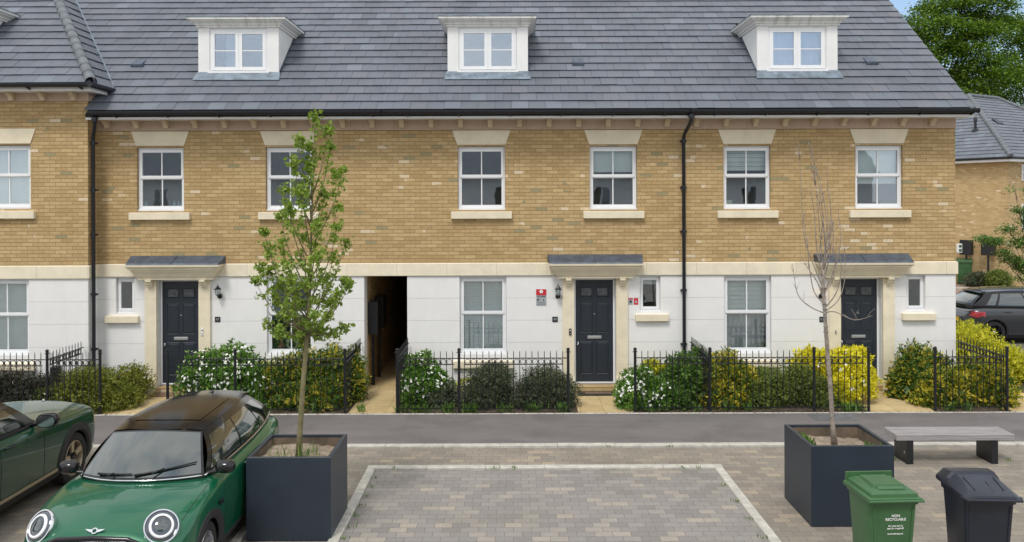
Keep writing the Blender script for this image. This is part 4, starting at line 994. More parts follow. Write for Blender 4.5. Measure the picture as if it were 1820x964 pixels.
pts += [(-1.98 + random.uniform(0, .05), y, .01) for y in np.arange(8.8, 12.2, .35)] + [(2.9, y, .01) for y in np.arange(9.2, 12.2, .6)] + [(UX(1595, 818, 12.7), 12.75, .01), (UX(1792, 820, 12.7), 12.7, .01)]
g = blades(pts, 9, .05, M['lf_weed'], 'moss_and_weeds', wr=.3, spread=.03); g['kind'] = 'stuff'; tag(own_base(g), 'small weeds and moss in the paving joints', 'weeds')
# fallen petals and leaf litter
n = 900; P = np.stack([rng.uniform(-8, 9.3, n), 15.50 + abs(rng.normal(size=n))*.07 - .03, np.full(n, .052)], 1); d = unit(n); d[:,2] *= .1; d /= np.linalg.norm(d, axis=1)[:,None]
v, q = leaf_quads(P, d, rng.uniform(.015, .04, n), .6, nrm=np.tile([0,0,1.], (n,1))); M['litter'] = leaf('dry_litter', [(.2, (.12,.08,.05)), (.6, (.30,.22,.14)), (.9, (.55,.48,.38))], .05)
g = npmesh('leaf_litter', v, q, M['litter']); g['kind'] = 'stuff'; tag(own_base(g), 'dry petals and leaf litter along the bed edging', 'litter')
# rough verge grass beside the far house
n = 5000; P = np.stack([rng.uniform(13.4, 19, n), rng.uniform(20.0, 20.8, n), np.full(n, -.02)], 1)
g = blades(P, 1, .09, M['lf_weed'], 'verge_grass'); g['kind'] = 'stuff'; tag(own_base(g), 'strip of verge grass in front of the dark grey car', 'grass')

# ================================================================== TREES
def bez(a, b, c, n=8):
    a, b, c = map(Vector, (a, b, c)); return [a*(1-t)**2 + b*2*t*(1-t) + c*t*t for t in [i/n for i in range(n+1)]]
def T(px, py, D): x, z = U(px, py, D); return Vector((x, D, z))
def poly_at(pts, f):
    pts = [Vector(p) for p in pts]; ls = [(b-a).length for a, b in zip(pts, pts[1:])]; t = f*sum(ls)
    for (a, b), l in zip(zip(pts, pts[1:]), ls):
        if t <= l: return a.lerp(b, t/l)
        t -= l
    return pts[-1]
# --- leafy street tree in the left planter
TD = 10.3
tr = thing('street_tree', 'slender young tree in full green leaf growing in the left planter', 'tree', (UX(531, 810, TD), TD, .83))
trunk = [T(531, 815, TD), T(533, 770, TD), T(538, 690, TD), T(544, 620, TD), T(548, 560, TD), T(551, 500, TD+.02), T(553, 420, TD+.03), T(556, 330, TD), T(559, 250, TD), T(558, 208, TD)]
m = MB(); m.tube(trunk, [.042, .034, .030, .028, .024, .019, .014, .009, .006, .003], 12); m.build('trunk', M['bark_green'], tr, smooth=True)
tips = [(559,207,0), (582,230,.1), (586,262,.15), (530,246,-.1), (524,290,-.15), (608,303,.15), (548,300,0), (575,345,.2), (540,340,-.25), (515,370,-.2), (598,370,.1), (600,405,-.2), (612,430,.25), (498,385,.15),
        (470,412,-.1), (478,440,.1), (460,475,.1), (456,500,-.15), (500,430,.3), (590,455,.35), (613,500,.1), (622,502,-.1), (609,581,-.05), (590,590,.2), (473,575,.15), (496,588,-.2), (488,530,.3), (600,520,-.3),
        (565,400,-.35), (535,420,.4), (575,500,.4), (520,500,-.4), (560,560,-.3), (524,545,.25), (585,540,.15), (508,465,-.3), (480,480,0), (505,335,.05), (550,260,.05), (568,455,-.4), (530,600,.15), (570,590,.25)]
br = MB(); lp, ldir = [], []
for px, py, dy in tips:
    tip = T(px, py, TD + dy); tip.y = TD + dy*1.2
    span = (815-208); fy = min(.82, max(.36, (815 - (py + 95 + abs(px-553)*.75))/span)); st_ = poly_at(trunk, fy)
    mid = st_.lerp(tip, .5); mid.x = st_.x + (tip.x - st_.x)*.78; mid.y = st_.y + (tip.y-st_.y)*.75; mid.z -= .04
    pts = bez(st_, mid, tip, 7); br.tube(pts, [.011 - .009*i/7 for i in range(8)], 5)
    Lb = sum((b-a).length for a, b in zip(pts, pts[1:])); k = int(3 + Lb*(6.5 if py > 380 else 5))
    for j in range(k):
        f0 = .25 if py > 380 else .62; f = f0 + (1-f0)*(j+random.random())/k; c = poly_at(pts, min(1, f)) + Vector((random.gauss(0,.035), random.gauss(0,.045), random.gauss(0,.03)))
        nl = random.randint(5, 9) + (6 if f > .93 else 0)
        for _ in range(nl): lp.append(c + Vector((random.gauss(0,.028), random.gauss(0,.028), random.gauss(0,.02)))); ldir.append((random.gauss(0,1), random.gauss(0,1), random.gauss(-.05,.6)))
    c = tip
    for _ in range(30): lp.append(c + Vector((random.gauss(0,.03),)*1 + (random.gauss(0,.03), random.gauss(0,.03)))); ldir.append((random.gauss(0,1), random.gauss(0,1), random.gauss(.1,.7)))
for _ in range(34):      # inner twigs
    f = random.uniform(.42, .80); c = poly_at(trunk, f); rr = .34*math.sin(min(1, (1-f)*2.2)*math.pi*.62) ; a = random.uniform(0, 6.283); e = c + Vector((math.cos(a)*rr*random.uniform(.2,1), math.sin(a)*rr*random.uniform(.2,1), random.uniform(.08,.3)))
    br.tube([c, c.lerp(e, .5) - Vector((0,0,.02)), e], [.005,.0035,.002], 4)
    for _ in range(11): lp.append(e.lerp(c, random.random()*.4) + Vector((random.gauss(0,.03), random.gauss(0,.03), random.gauss(0,.03)))); ldir.append((random.gauss(0,1), random.gauss(0,1), random.gauss(0,.7)))
br.build('branches', M['bark_green'], tr, smooth=True)
P = np.array([tuple(p) for p in lp]); d = np.array(ldir); d /= np.linalg.norm(d, axis=1)[:,None]
parts = []
ll = .060*rng.uniform(.65, 1.2, len(P))
for ang in (-.85, 0, .85):        # three-lobed leaves
    r = unit(len(P)); s = np.cross(d, r); s /= np.linalg.norm(s, axis=1)[:,None]
    if ang == -.85: S0 = s
    dd = d*math.cos(ang) + S0*math.sin(ang); parts.append(leaf_quads(P, dd, ll*(1 if ang == 0 else .75), .46, .2, nrm=np.cross(S0, d)))
v, q = joinq(parts); npmesh('leaves', v, q, M['lf_tree'], tr)

# --- bare tree in the right planter
TD2 = 10.68
bt = thing('bare_tree', 'leafless dead young tree in the right planter', 'tree', (UX(1482, 787, TD2), TD2, .8))
tk = [T(1483, 790, TD2), T(1480, 760, TD2), T(1476, 690, TD2), T(1472, 641, TD2), T(1468, 590, TD2), T(1466, 554, TD2), T(1463, 513, TD2), T(1463, 480, TD2)]
m = MB(); m.tube(tk, [.042, .030, .027, .026, .024, .022, .020, .016], 12)
for _ in range(20):
    c = poly_at(tk, random.uniform(.1,.95)); m.lathe([(.0, .0), (.031, .006), (.031,.012), (.0,.018)], c, (random.gauss(0,.1), random.gauss(0,.1), 1), 10)
m.build('trunk', M['bark_grey'], bt, smooth=True)
rad = lambda n, a, b: [a + (b-a)*i/n for i in range(n+1)]
bb = [[(1463,485),(1460,450),(1455,400),(1449,330),(1441,258)], [(1463,485),(1466,440),(1462,380),(1452,310),(1436,250)], [(1463,485),(1470,440),(1474,400),(1468,340),(1455,290),(1447,270)],
      [(1463,500),(1478,455),(1480,410),(1478,365)], [(1465,520),(1490,470),(1500,430),(1502,405),(1498,360)], [(1466,554),(1490,535),(1502,500),(1503,450),(1500,420)], [(1465,540),(1450,520),(1444,480),(1441,430),(1437,380)],
      [(1464,515),(1446,470),(1430,420),(1425,330),(1421,255)], [(1465,557),(1440,545),(1421,525),(1415,490),(1413,470)], [(1466,556),(1480,553),(1510,566),(1538,557)], [(1462,495),(1450,440),(1446,390),(1437,330)],
      [(1463,490),(1468,450),(1458,390),(1451,350)], [(1464,520),(1480,500),(1485,460),(1487,420)], [(1465,530),(1452,500),(1432,470),(1424,452)], [(1463,480),(1472,420),(1470,370),(1462,330),(1458,300)], [(1466,548),(1486,520),(1494,480),(1490,440)], [(1463,500),(1456,460),(1459,420),(1464,380)],
      [(1478,455),(1484,430),(1484,390)], [(1449,330),(1444,300),(1440,290)], [(1470,440),(1476,425),(1478,415)]]
bm_ = MB()
for i, b in enumerate(bb):
    dy = random.uniform(-.22, .22); pts = [T(px, py, TD2) + Vector((0, dy*(k/(len(b)-1))**.8, 0)) for k, (px, py) in enumerate(b)]
    sm = []
    for k in range(len(pts)-1):
        p0, p1, p2, p3 = pts[max(k-1,0)], pts[k], pts[k+1], pts[min(k+2, len(pts)-1)]
        for t in (0, .25, .5, .75): sm.append(.5*((2*p1) + (p2-p0)*t + (2*p0-5*p1+4*p2-p3)*t*t + (3*p1-p0-3*p2+p3)*t**3))
    sm.append(pts[-1]); bm_.tube(sm, rad(len(sm)-1, .0085, .0022), 6)
    for _ in range(5):                              # short side twigs
        a = poly_at(sm, random.uniform(.35,.95)); e = a + Vector((random.gauss(0,.04), random.gauss(0,.04), random.uniform(.04,.16))); bm_.tube([a, a.lerp(e,.5)+Vector((random.gauss(0,.01),0,0)), e], [.003,.0024,.0015], 4)
bm_.build('branches', M['bark_grey'], bt, smooth=True)

# --- bigger trees
def big_tree(label, base, height, lobes, n, L, mat, trunk_r=.35, name='tree', limbs=None, cat='tree', group=None):
    o = thing(name, label, cat, base, group); b = Vector(base); top = b + Vector((0, 0, height*.8)); m = MB()
    m.tube([b, b.lerp(top, .35) + Vector((.2,0,0)), b.lerp(top, .7), top], [trunk_r, trunk_r*.75, trunk_r*.45, trunk_r*.12], 10); m.build('trunk', M['bark_dark'], o, smooth=True)
    m = MB()
    for l in lobes:
        c = Vector(l[:3]); s = b.lerp(top, min(.95, max(.2, (c.z-b.z-.5)/height*.8))); m.tube(bez(s, s.lerp(c, .5) + Vector((0,0,-.4)), c, 5), rad(5, trunk_r*.28, trunk_r*.05), 6)
        for _ in range(3):
            e = c + Vector((random.gauss(0,.5)*l[3], random.gauss(0,.5)*l[4], random.gauss(.2,.4)*l[5])); m.tube([c.lerp(s, .2), c.lerp(e, .5), e], [trunk_r*.09, trunk_r*.05, trunk_r*.02], 5)
    m.build('branches', M['bark_dark'], o, smooth=True)
    # leaf sprays: clusters on a ragged shell with gaps
    sub = []
    for l in lobes:
        for _ in range(13):
            dd = unit(1)[0]; dd[2] = abs(dd[2])*.9 if rng.random() < .75 else dd[2]; rr = rng.uniform(.26, .46)
            sub.append((l[0]+dd[0]*l[3]*.78, l[1]+dd[1]*l[4]*.78, l[2]+dd[2]*l[5]*.85, l[3]*rr, l[4]*rr, l[5]*rr*.8))
    p, nr = shell_points(sub, n//16, .55, 1.08, b.z + 1, .2, -.5)
    keep = (np.sin(p[:,0]*1.9 + p[:,2]*1.3) * np.cos(p[:,2]*2.3 - p[:,1]*1.1) + rng.normal(size=len(p))*.45) > -.55; p, nr = p[keep], nr[keep]
    k = 16; P = np.repeat(p, k, 0) + rng.normal(size=(len(p)*k, 3))*np.array([L*1.5, L*1.5, L*.8]); N = np.repeat(nr, k, 0); d = N*.4 + unit(len(P)); d[:,2] *= .6; d /= np.linalg.norm(d, axis=1)[:,None]
    up = np.tile([0,0,1.], (len(P),1)) + unit(len(P))*.6
    v, q = leaf_quads(P, d, L*rng.uniform(.6, 1.3, len(P)), .55, .2, nrm=np.cross(d, np.cross(up, d))); npmesh('crown', v, q, mat, o)
    return o
def BT(px, py, D): x, z = U(px, py, D); return x, D, z
def lob(lst, D0): return [(*BT(px, py, D0+dy), r, r*.95, r*vr) for px, py, dy, r, vr in lst]
big_tree('tall broad woodland tree with a bright green crown directly right of the gable roof', (29, 58, 0), 17,
   lob([(1645,58,0,1.7,.7),(1680,35,1,1.9,.65),(1700,75,-1,2.2,.7),(1740,22,0,2.0,.7),(1650,100,0,2.2,.7),(1690,130,-1,2.6,.7),(1740,90,-1,2.4,.7),(1622,70,1,1.0,.8),(1612,45,1,.7,.8),(1720,165,-1.5,2.4,.7),(1760,55,1,2.2,.7),(1690,200,-1,2.6,.7),(1745,140,-2,2.2,.7),(1665,20,2,1.3,.7),(1715,0,1,1.7,.6),(1765,25,0,1.3,.7)], 58), 76000, .20, M['lf_wood'])
big_tree('woodland tree cut by the right edge of the photo, with sky showing through its crown', (37.5, 60, 0), 15,
   lob([(1808,62,0,1.5,.7),(1835,55,0,1.8,.7),(1790,105,0,2.0,.75),(1825,110,0,2.2,.7),(1775,165,-1,2.2,.7),(1815,165,1,2.4,.7),(1845,90,1,2.6,.8),(1800,210,0,2.4,.7),(1850,160,0,2.4,.8)], 61), 40000, .20, M['lf_wood'], .3)
big_tree('leafy young tree reaching in from the right edge in front of the far brick house', (18.35, 30, 0), 4.6,
   lob([(1815,440,0,.36,.7),(1795,412,.2,.28,.6),(1772,432,0,.26,.5),(1748,428,-.1,.22,.35),(1800,466,0,.30,.6),(1822,480,0,.3,.8),(1812,378,.1,.16,.9),(1803,338,0,.12,.7),(1828,400,0,.3,.9),(1840,340,0,.3,.9),(1815,500,0,.25,.5),(1782,452,-.1,.22,.4)], 30), 8500, .09, M['lf_green'], .07, 'young_tree')
# ================================================================== STREET FURNITURE
def planter(label, x0, y0, w, d, h, soilz, grass=0):
    o = thing('planter', label, 'planter', (x0+w/2, y0+d/2, 0), 'square dark planters'); m = MB(); t = .045; b = .004
    x1, y1 = x0+w, y0+d
    def rg(i, z): return [(x0+i,y0+i,z),(x1-i,y0+i,z),(x1-i,y1-i,z),(x0+i,y1-i,z)]
    m.loft([rg(.01,.0), rg(.01,.012), rg(0,.014), rg(0,h-b), rg(b,h), rg(t,h), rg(t,h-.03)], True, False); m.build('casing', M['planter'], o)
    m = MB(); m.loft([rg(t+.002,h-.03), rg(t+.002,soilz-.1)], True, False); m.build('lining', M['planter_in'], o)
    m = MB(); k = 14; vs = []
    for j in range(k+1):
        for i in range(k+1):
            fx, fy = i/k, j/k; e = min(fx, 1-fx, fy, 1-fy); vs.append((x0+t+.003+fx*(w-2*t-.006), y0+t+.003+fy*(d-2*t-.006), soilz - .03*math.sin(fx*5)*math.cos(fy*4) + random.uniform(-.012,.012) + (.02 if e < .1 else 0)))
    m.add(vs, [(j*(k+1)+i, j*(k+1)+i+1, (j+1)*(k+1)+i+1, (j+1)*(k+1)+i) for j in range(k) for i in range(k)]); m.build('soil', M['drysoil'], o, smooth=True)
    return o
planter('square dark planter holding the leafy young tree', -3.09, 9.80, .98, .98, .975, .835)
planter('square dark planter holding the bare tree, behind the green bin', 3.59, 10.18, 1.0, 1.0, .975, .80)
g = blades([(-2.86, 10.1, .83), (-2.8, 10.15, .83), (-2.5, 10.15, .83), (-2.42, 10.05, .83), (-2.35, 10.2, .83), (-2.55, 9.98, .83), (-2.45, 10.3, .83)], 10, .24, M['lf_weed'], 'grass', wr=.045, spread=.03); g['kind'] = 'stuff'; tag(own_base(g), 'thin grass growing round the foot of the leafy tree', 'grass')
g = blades([(3.68, 10.98, .80), (3.72, 10.85, .80), (4.48, 10.5, .80), (4.5, 10.4, .82), (3.75, 10.7, .8)], 26, .14, M['lf_green'], 'weeds', wr=.4, spread=.04); g['kind'] = 'stuff'; tag(own_base(g), 'green weeds in the planter of the bare tree', 'weeds')

# bench
bn = thing('bench', 'backless bench with grey slatted timber top on two black legs', 'bench', (6.58, 12.8, 0))
for i in range(6):
    y = 12.56 + i*.078; m = MB(); m.bbox(5.70+random.uniform(0,.004), 7.46-random.uniform(0,.004), y, y+.048, .355, .445, .006); m.build('slat', M['bench_wood'], bn)
for x in (5.86, 7.12):
    m = MB(); m.bbox(x, x+.10, 12.575, 13.0, 0, .354, .005); m.build('leg', M['blackmetal'], bn)
MB().box(5.855, 5.8598, 12.64, 12.66, .14, .18).build('label_plate', M['steel'], bn)
# wheeled bins
def text_mesh(body, size, loc, rot, mat, name, parent, align='CENTER', bold=0.0):
    cu = bpy.data.curves.new(name, 'FONT'); cu.body = body; cu.size = size; cu.align_x = align; cu.align_y = 'CENTER'; cu.extrude = .0006; cu.offset = bold
    o = bpy.data.objects.new('tmp', cu); col.objects.link(o)
    dg = bpy.context.evaluated_depsgraph_get(); me = bpy.data.meshes.new_from_object(o.evaluated_get(dg)); bpy.data.objects.remove(o)
    me.name = name; Mx = Matrix.Translation(loc) @ rot.to_4x4(); org = root_of(parent).location if parent else Vector((0,0,0))
    for v in me.vertices: v.co = Mx @ v.co - org
    me.materials.clear(); me.materials.append(mat)
    t = bpy.data.objects.new(name, me); col.objects.link(t); t.parent = parent; return t
FR = Matrix.Rotation(math.pi/2, 3, 'X')       # lettering that faces -Y
def bin_body(o, mat, W0=.50, D0=.54, Hh=1.0, recess=True):
    def rg(z, w, d, yo=0, r=.05):
        pts = []
        for sx, sy, a0 in ((1,-1,-math.pi/2), (1,1,0), (-1,1,math.pi/2), (-1,-1,math.pi)):
            for k in range(4):
                a = a0 + k*math.pi/6; pts.append((sx*(w/2-r) + r*math.cos(a), sy*(d/2-r) + r*math.sin(a) + yo, z))
        return pts
    m = MB(); m.loft([rg(.03, W0*.80, D0*.70, .02), rg(.06, W0*.82, D0*.74, .01), rg(.5, W0*.90, D0*.85), rg(.87, W0*.965, D0*.955), rg(.89, W0*.97, D0*.96), rg(.892, W0*1.03, D0*1.03), rg(.955, W0*1.04, D0*1.04)], True, True)
    # corner ribs on the front
    for s in (-1, 1):
        m.hexa([(s*W0*.33-.012, -D0*.37-.006, .1), (s*W0*.33+.012, -D0*.37-.006, .1), (s*W0*.33+.012, -D0*.34, .1), (s*W0*.33-.012, -D0*.34, .1), (s*W0*.40-.012, -D0*.478-.006, .86), (s*W0*.40+.012, -D0*.478-.006, .86), (s*W0*.40+.012, -D0*.45, .86), (s*W0*.40-.012, -D0*.45, .86)])
    m.build('body', mat, o, auto=35)
    for s in (-1, 1):
        m = MB(); m.lathe([(.0,-.025),(.09,-.025),(.10,-.018),(.10,.018),(.09,.025),(0,.025)], (s*W0*.42, D0*.40, .10), (1,0,0), 24); m.build('wheel', M['tyre'], o, auto=40)
    m = MB(); m.tube([(-W0*.42, D0*.40, .10), (W0*.42, D0*.40, .10)], .011, 8); m.build('axle', M['steel'], o)
    m = MB(); m.tube([(-W0*.42, D0*.66, .985), (W0*.42, D0*.66, .985)], .016, 10)
    for s in (-.38, 0, .38): m.box(W0*s-.012, W0*s+.012, D0*.5, D0*.66, .965, .995)
    m.build('handle', mat, o, auto=40)
def green_bin():
    o = thing('wheeled_bin', 'green wheeled bin with white lettering on its front, in front of the right planter', 'bin', (0,0,0)); W0, D0 = .50, .54
    bin_body(o, M['green_bin'])
    m = MB(); z = .958
    def R4(i, zz, f=0, bk=0): return [(-W0*.545+i, -D0*.56+i+f, zz), (W0*.545-i, -D0*.56+i+f, zz), (W0*.545-i, D0*.54-i-bk, zz), (-W0*.545+i, D0*.54-i-bk, zz)]
    m.loft([R4(0, z-.035), R4(0, z+.0), R4(.012, z+.008), R4(.03, z+.012), R4(.035, z+.04), R4(.075, z+.068, .012, 0), R4(.085, z+.07, .02, .01)], True, True)
    # raised centre panel with a sunk grip along the front
    m.hexa([(-.17,-.16,z+.065),(.17,-.16,z+.065),(.15,.20,z+.065),(-.15,.20,z+.065),(-.155,-.145,z+.098),(.155,-.145,z+.098),(.135,.19,z+.088),(-.135,.19,z+.088)])
    m.box(-W0*.50, W0*.50, D0*.49, D0*.545, z+.005, z+.095)
    m.build('lid', M['green_bin'], o, auto=30)
    MB().box(-.115, .115, -.262, -.170, z+.0705, z+.0725).build('lid_grip', M['sign_dark'], o) if False else None
    m = MB(); m.hexa([(-.14,-.215,z+.0715),(.14,-.215,z+.0715),(.13,-.165,z+.0715),(-.13,-.165,z+.0715),(-.14,-.215,z+.074),(.14,-.215,z+.074),(.13,-.165,z+.086),(-.13,-.165,z+.086)]); m.build('lid_grip', M['green_bin'], o)
    m = MB(); m.tube([(-W0*.56,-D0*.575,z-.02),(W0*.56,-D0*.575,z-.02)], .014, 8); m.build('front_lip', M['green_bin'], o, auto=40)
    tilt = Matrix.Rotation(math.pi/2 + .062, 3, 'X')
    def fy(zz): return -D0*(.425 + (zz-.5)/.37*.0525) - .003 if zz > .5 else -D0*.425 - .003
    for s, sz, zz in (('NON', .036, .775), ('RECYCLABLE', .036, .738), ('Are you sure it', .024, .672), ("can't be recycled?", .024, .645), ('www.bedford.gov.uk', .019, .590)):
        text_mesh(s, sz, (.02, fy(zz), zz), tilt, M['white'], 'lettering', o, bold=.0007)
    return o
gb = green_bin(); gb.location = (3.80, 8.72, 0); gb.rotation_euler[2] = R(3)
def black_bin():
    o = thing('wheeled_bin', 'black wheeled bin with a shiny domed lid at the lower right corner', 'bin', (0,0,0)); W0, D0 = .50, .56
    bin_body(o, M['black_bin'], W0, D0)
    def sec(y, w, z0, zt, sh):    # lid section across, dropping at the sides
        return [(-w/2, y, z0), (-w/2, y, z0+.03), (-w/2+sh*.25, y, z0+(zt-z0)*.55), (-w/2+sh, y, zt), (0, y, zt+.004), (w/2-sh, y, zt), (w/2-sh*.25, y, z0+(zt-z0)*.55), (w/2, y, z0+.03), (w/2, y, z0)]
    m = MB(); m.loft([sec(-.335, .50, .935, .965, .05), sec(-.325, .53, .935, .985, .05), sec(-.29, .55, .94, 1.0, .06), sec(-.20, .56, .945, 1.03, .08), sec(-.05, .56, .95, 1.065, .10), sec(.08, .56, .955, 1.08, .10), sec(.10, .57, .955, 1.10, .07), sec(.26, .58, .96, 1.085, .06), sec(.31, .57, .96, 1.05, .06)], False)
    m.add([sec(-.335, .50, .935, .965, .05)[i] for i in range(9)], [tuple(range(9))]); m.add([sec(.31, .57, .96, 1.05, .06)[i] for i in range(9)], [tuple(range(9))])
    m.build('lid', M['black_bin'], o, auto=28)
    m = MB(); m.tube([(-.285, -.28, .955), (-.27, -.345, .95), (.27, -.345, .95), (.285, -.28, .955)], .016, 8); m.build('front_lip', M['black_bin'], o, auto=40)
    m = MB()
    for s in (-1, 1): m.hexa([(s*.14-.008,-.24,1.018),(s*.14+.008,-.24,1.018),(s*.15+.008,-.02,1.072),(s*.15-.008,-.02,1.072),(s*.14-.004,-.24,1.028),(s*.14+.004,-.24,1.028),(s*.15+.004,-.02,1.085),(s*.15-.004,-.02,1.085)])
    m.hexa([(.03,-.27,1.006),(.04,-.27,1.006),(.04,-.10,1.06),(.03,-.10,1.06),(.032,-.27,1.012),(.038,-.27,1.012),(.038,-.10,1.066),(.032,-.10,1.066)])
    m.build('lid_rib', M['black_bin'], o)
    return o
kb_ = black_bin(); kb_.location = (4.80, 8.74, 0); kb_.rotation_euler[2] = R(-3)
# far green bin, cabinets on posts, charging point
fb = thing('wheeled_bin', 'far green wheeled bin half hidden behind the gable corner', 'bin', (0,0,0)); bin_body(fb, M['green_bin'], .58, .7)
m = MB(); m.prism([(-.38,.955),(.38,.955),(.36,1.05),(-.2,1.03),(-.37,.99)], 'x', -.31, .31); m.build('lid', M['green_bin'], fb); fb.location = (20.85, 39.0, 0); fb.rotation_euler[2] = R(-30); fb.scale = (1.1,1.1,1.12)
def cabinet(label, px, py, D, w, h, post=True, mat='blackmetal'):
    x, z = U(px, py, D); o = thing('meter_cabinet', label, 'cabinet', (x, D, 0)); m = MB(); m.bbox(x-w/2, x+w/2, D-.12, D+.1, z-h/2, z+h/2, .01); m.xf(Matrix.Translation((x,D,0)) @ Matrix.Rotation(R(-60), 4, 'Z') @ Matrix.Translation((-x,-D,0))); m.build('cabinet', M[mat], o)
    if post: m = MB(); m.box(x-.03, x+.03, D+.0, D+.06, 0, z-h/2); m.build('post', M['blackmetal'], o)
    return o
cabinet('left one of the two dark cabinets on posts before the far brick wall', 1718, 440, 38.8, .54, .68)
cabinet('dark cabinet on a black post behind the tree leaves, right one of the pair', 1757, 440, 37.9, .58, .70)
x, z = U(1704, 441, 39.0); o = thing('charging_point', 'small white wall box with two green faces beside the far cabinet', 'charger', (x, 39.0, 0))
m = MB(); m.bbox(x-.12, x+.10, 38.85, 39.0, z-.22, z+.20, .02); m.build('casing', M['upvc'], o); m = MB(); m.box(x-.07, x+.06, 38.84, 38.848, z+.03, z+.15); m.box(x-.07, x+.06, 38.84, 38.848, z-.16, z-.04); m.build('panel', M['green_bin'], o)
# cabinets in the passage
for lab, y, zc in (('dark meter cabinet on a post just inside the passage, the nearer one', 17.95, 1.50), ('dark meter cabinet on a post inside the passage, the farther one', 18.75, 1.52)):
    o = thing('meter_cabinet', lab, 'cabinet', (PX0+.12, y, 0)); m = MB(); m.bbox(PX0+.005, PX0+.21, y-.24, y+.24, zc-.36, zc+.33, .01); m.build('cabinet', M['blackmetal'], o)
    m = MB(); m.box(PX0+.04, PX0+.11, y-.03, y+.03, .04, zc-.36); m.build('post', M['blackmetal'], o)

# ================================================================== WALL LANTERNS, PLAQUES, SIGNS
def lantern(label, x, zc, lit=False):
    o = thing('wall_lantern', label, 'wall light', (x, W, zc-.15), 'wall lanterns beside the doors'); y = W-.13
    m = MB(); m.lathe([(.0,.0),(.04,.0),(.052,.01),(.05,.02),(.02,.03),(.0,.035)], (x, W-.001, zc-.10), (0,-1,0), 16)
    m.tube([(x, W-.02, zc-.10), (x, W-.07, zc-.13), (x, W-.12, zc-.12), (x, y, zc-.075)], .010, 8); m.build('bracket', M['blackmetal'], o, smooth=True)
    m = MB(); m.lathe([(.0,.165),(.006,.16),(.010,.14),(.006,.128),(.022,.115),(.05,.075),(.078,.055),(.072,.048),(.0,.048)], (x, y, zc), n=6)
    m.lathe([(.0,-.095),(.016,-.09),(.026,-.078),(.045,-.07),(.040,-.062),(0,-.062)], (x, y, zc), n=6)
    for k in range(6): a = k*math.pi/3; m.tube([(x+.040*math.cos(a), y+.040*math.sin(a), zc-.066), (x+.062*math.cos(a), y+.062*math.sin(a), zc+.05)], .0035, 4)
    m.build('cage', M['blackmetal'], o)
    m = MB(); m.lathe([(.036,-.064),(.058,.048)], (x, y, zc), n=6); m.build('glass', glass('lantern_glass', .2), o)
    m = MB(); m.lathe([(.0,.02),(.014,.01),(.016,-.01),(.010,-.035),(.010,-.06)], (x, y, zc), n=10)
    if lit:
        t = NT('lit_bulb'); t.bsdf(color=(1,.8,.5), emit=(1,.62,.28), estr=9.0); mb_ = t.m
    else: mb_ = M['curtain']
    m.build('bulb', mb_, o, smooth=True)
for no, px, lit in ((47, 387, False), (49, 992, False), (51, 1463, True)):
    lantern({47: 'black wall lantern right of door number 47', 49: 'black wall lantern between the red alarm sign and the middle door', 51: 'lit black wall lantern behind the bare tree trunk'}[no], UX(px, 518, W-.13), UZ(519, px, W-.13), lit)
for no, px in ((47, 387), (49, 986.5), (51, 1461)):
    X, Z = U(px, 568, W); o = thing('number_plaque', {47: 'square black house number plaque right of the door behind the green hatchback', 49: 'square black house number plaque below the lantern at the middle door', 51: 'square black house number plaque behind the bare tree trunk'}[no], 'sign', (X, W, Z-.055))
    m = MB(); m.bbox(X-.056, X+.056, W-.010, W-.001, Z-.056, Z+.056, .002); m.build('plate', M['sign_dark'], o)
    text_mesh(str(no), .072, (X, W-.0112, Z), FR, M['sign_grey'], 'numerals', o)
def sign(label, px, py, w, h, name='alarm_sign'):
    X, Z = U(px, py, W); o = thing(name, label, 'sign', (X, W, Z-h/2)); return o, X, Z
o, X, Z = sign('red and grey ALARM sign with a white rose left of the middle lantern', 962, 529, .21, .34)
m = MB(); m.box(X-.105, X+.105, W-.006, W-.001, Z-.17, Z+.17); m.build('board', M['sign_grey'], o)
m = MB(); m.box(X-.105, X+.105, W-.0085, W-.0062, Z+.045, Z+.17); m.build('red_field', M['sign_red'], o)
m = MB()
for k in range(5):
    a = math.pi/2 + k*2*math.pi/5; cx, cz = X + .022*math.cos(a), Z + .122 + .022*math.sin(a)
    m.prism([(cx + .017*math.cos(t), cz + .017*math.sin(t)) for t in [2*math.pi*i/10 for i in range(10)]], 'y', W-.0102 - k*.0002, W-.0087)
m.build('emblem', M['white'], o)
m = MB(); m.prism([(X+.010*math.cos(t), Z+.122+.010*math.sin(t)) for t in [2*math.pi*i/10 for i in range(10)]], 'y', W-.0118, W-.0115); m.build('emblem_centre', M['sign_red'], o)
for i in range(6): MB().box(X-.062+i*.022, X-.062+i*.022+.013, W-.0098, W-.0088, Z+.056, Z+.072).build('mark', M['white'], o) if False else None
text_mesh('ALARM', .052, (X, W-.0068, Z+.017), FR, M['sign_dark'], 'lettering', o, bold=.0012)
m = MB(); m.prism([(X-.085,Z-.03),(X-.03,Z-.03),(X-.03,Z-.045),(X-.055,Z-.05),(X-.06,Z-.075),(X-.075,Z-.075),(X-.085,Z-.05)], 'y', W-.0075, W-.0062); m.prism([(X+.03,Z-.035),(X+.05,Z-.035),(X+.065,Z-.07),(X+.04,Z-.07)], 'y', W-.0075, W-.0062); m.build('camera_mark', M['sign_dark'], o)
m = MB()
for z_ in (-.10, -.118, -.145): m.box(X-.08, X+.08, W-.0072, W-.0062, Z+z_, Z+z_+.006)
m.build('small_print', M['sign_dark'], o)
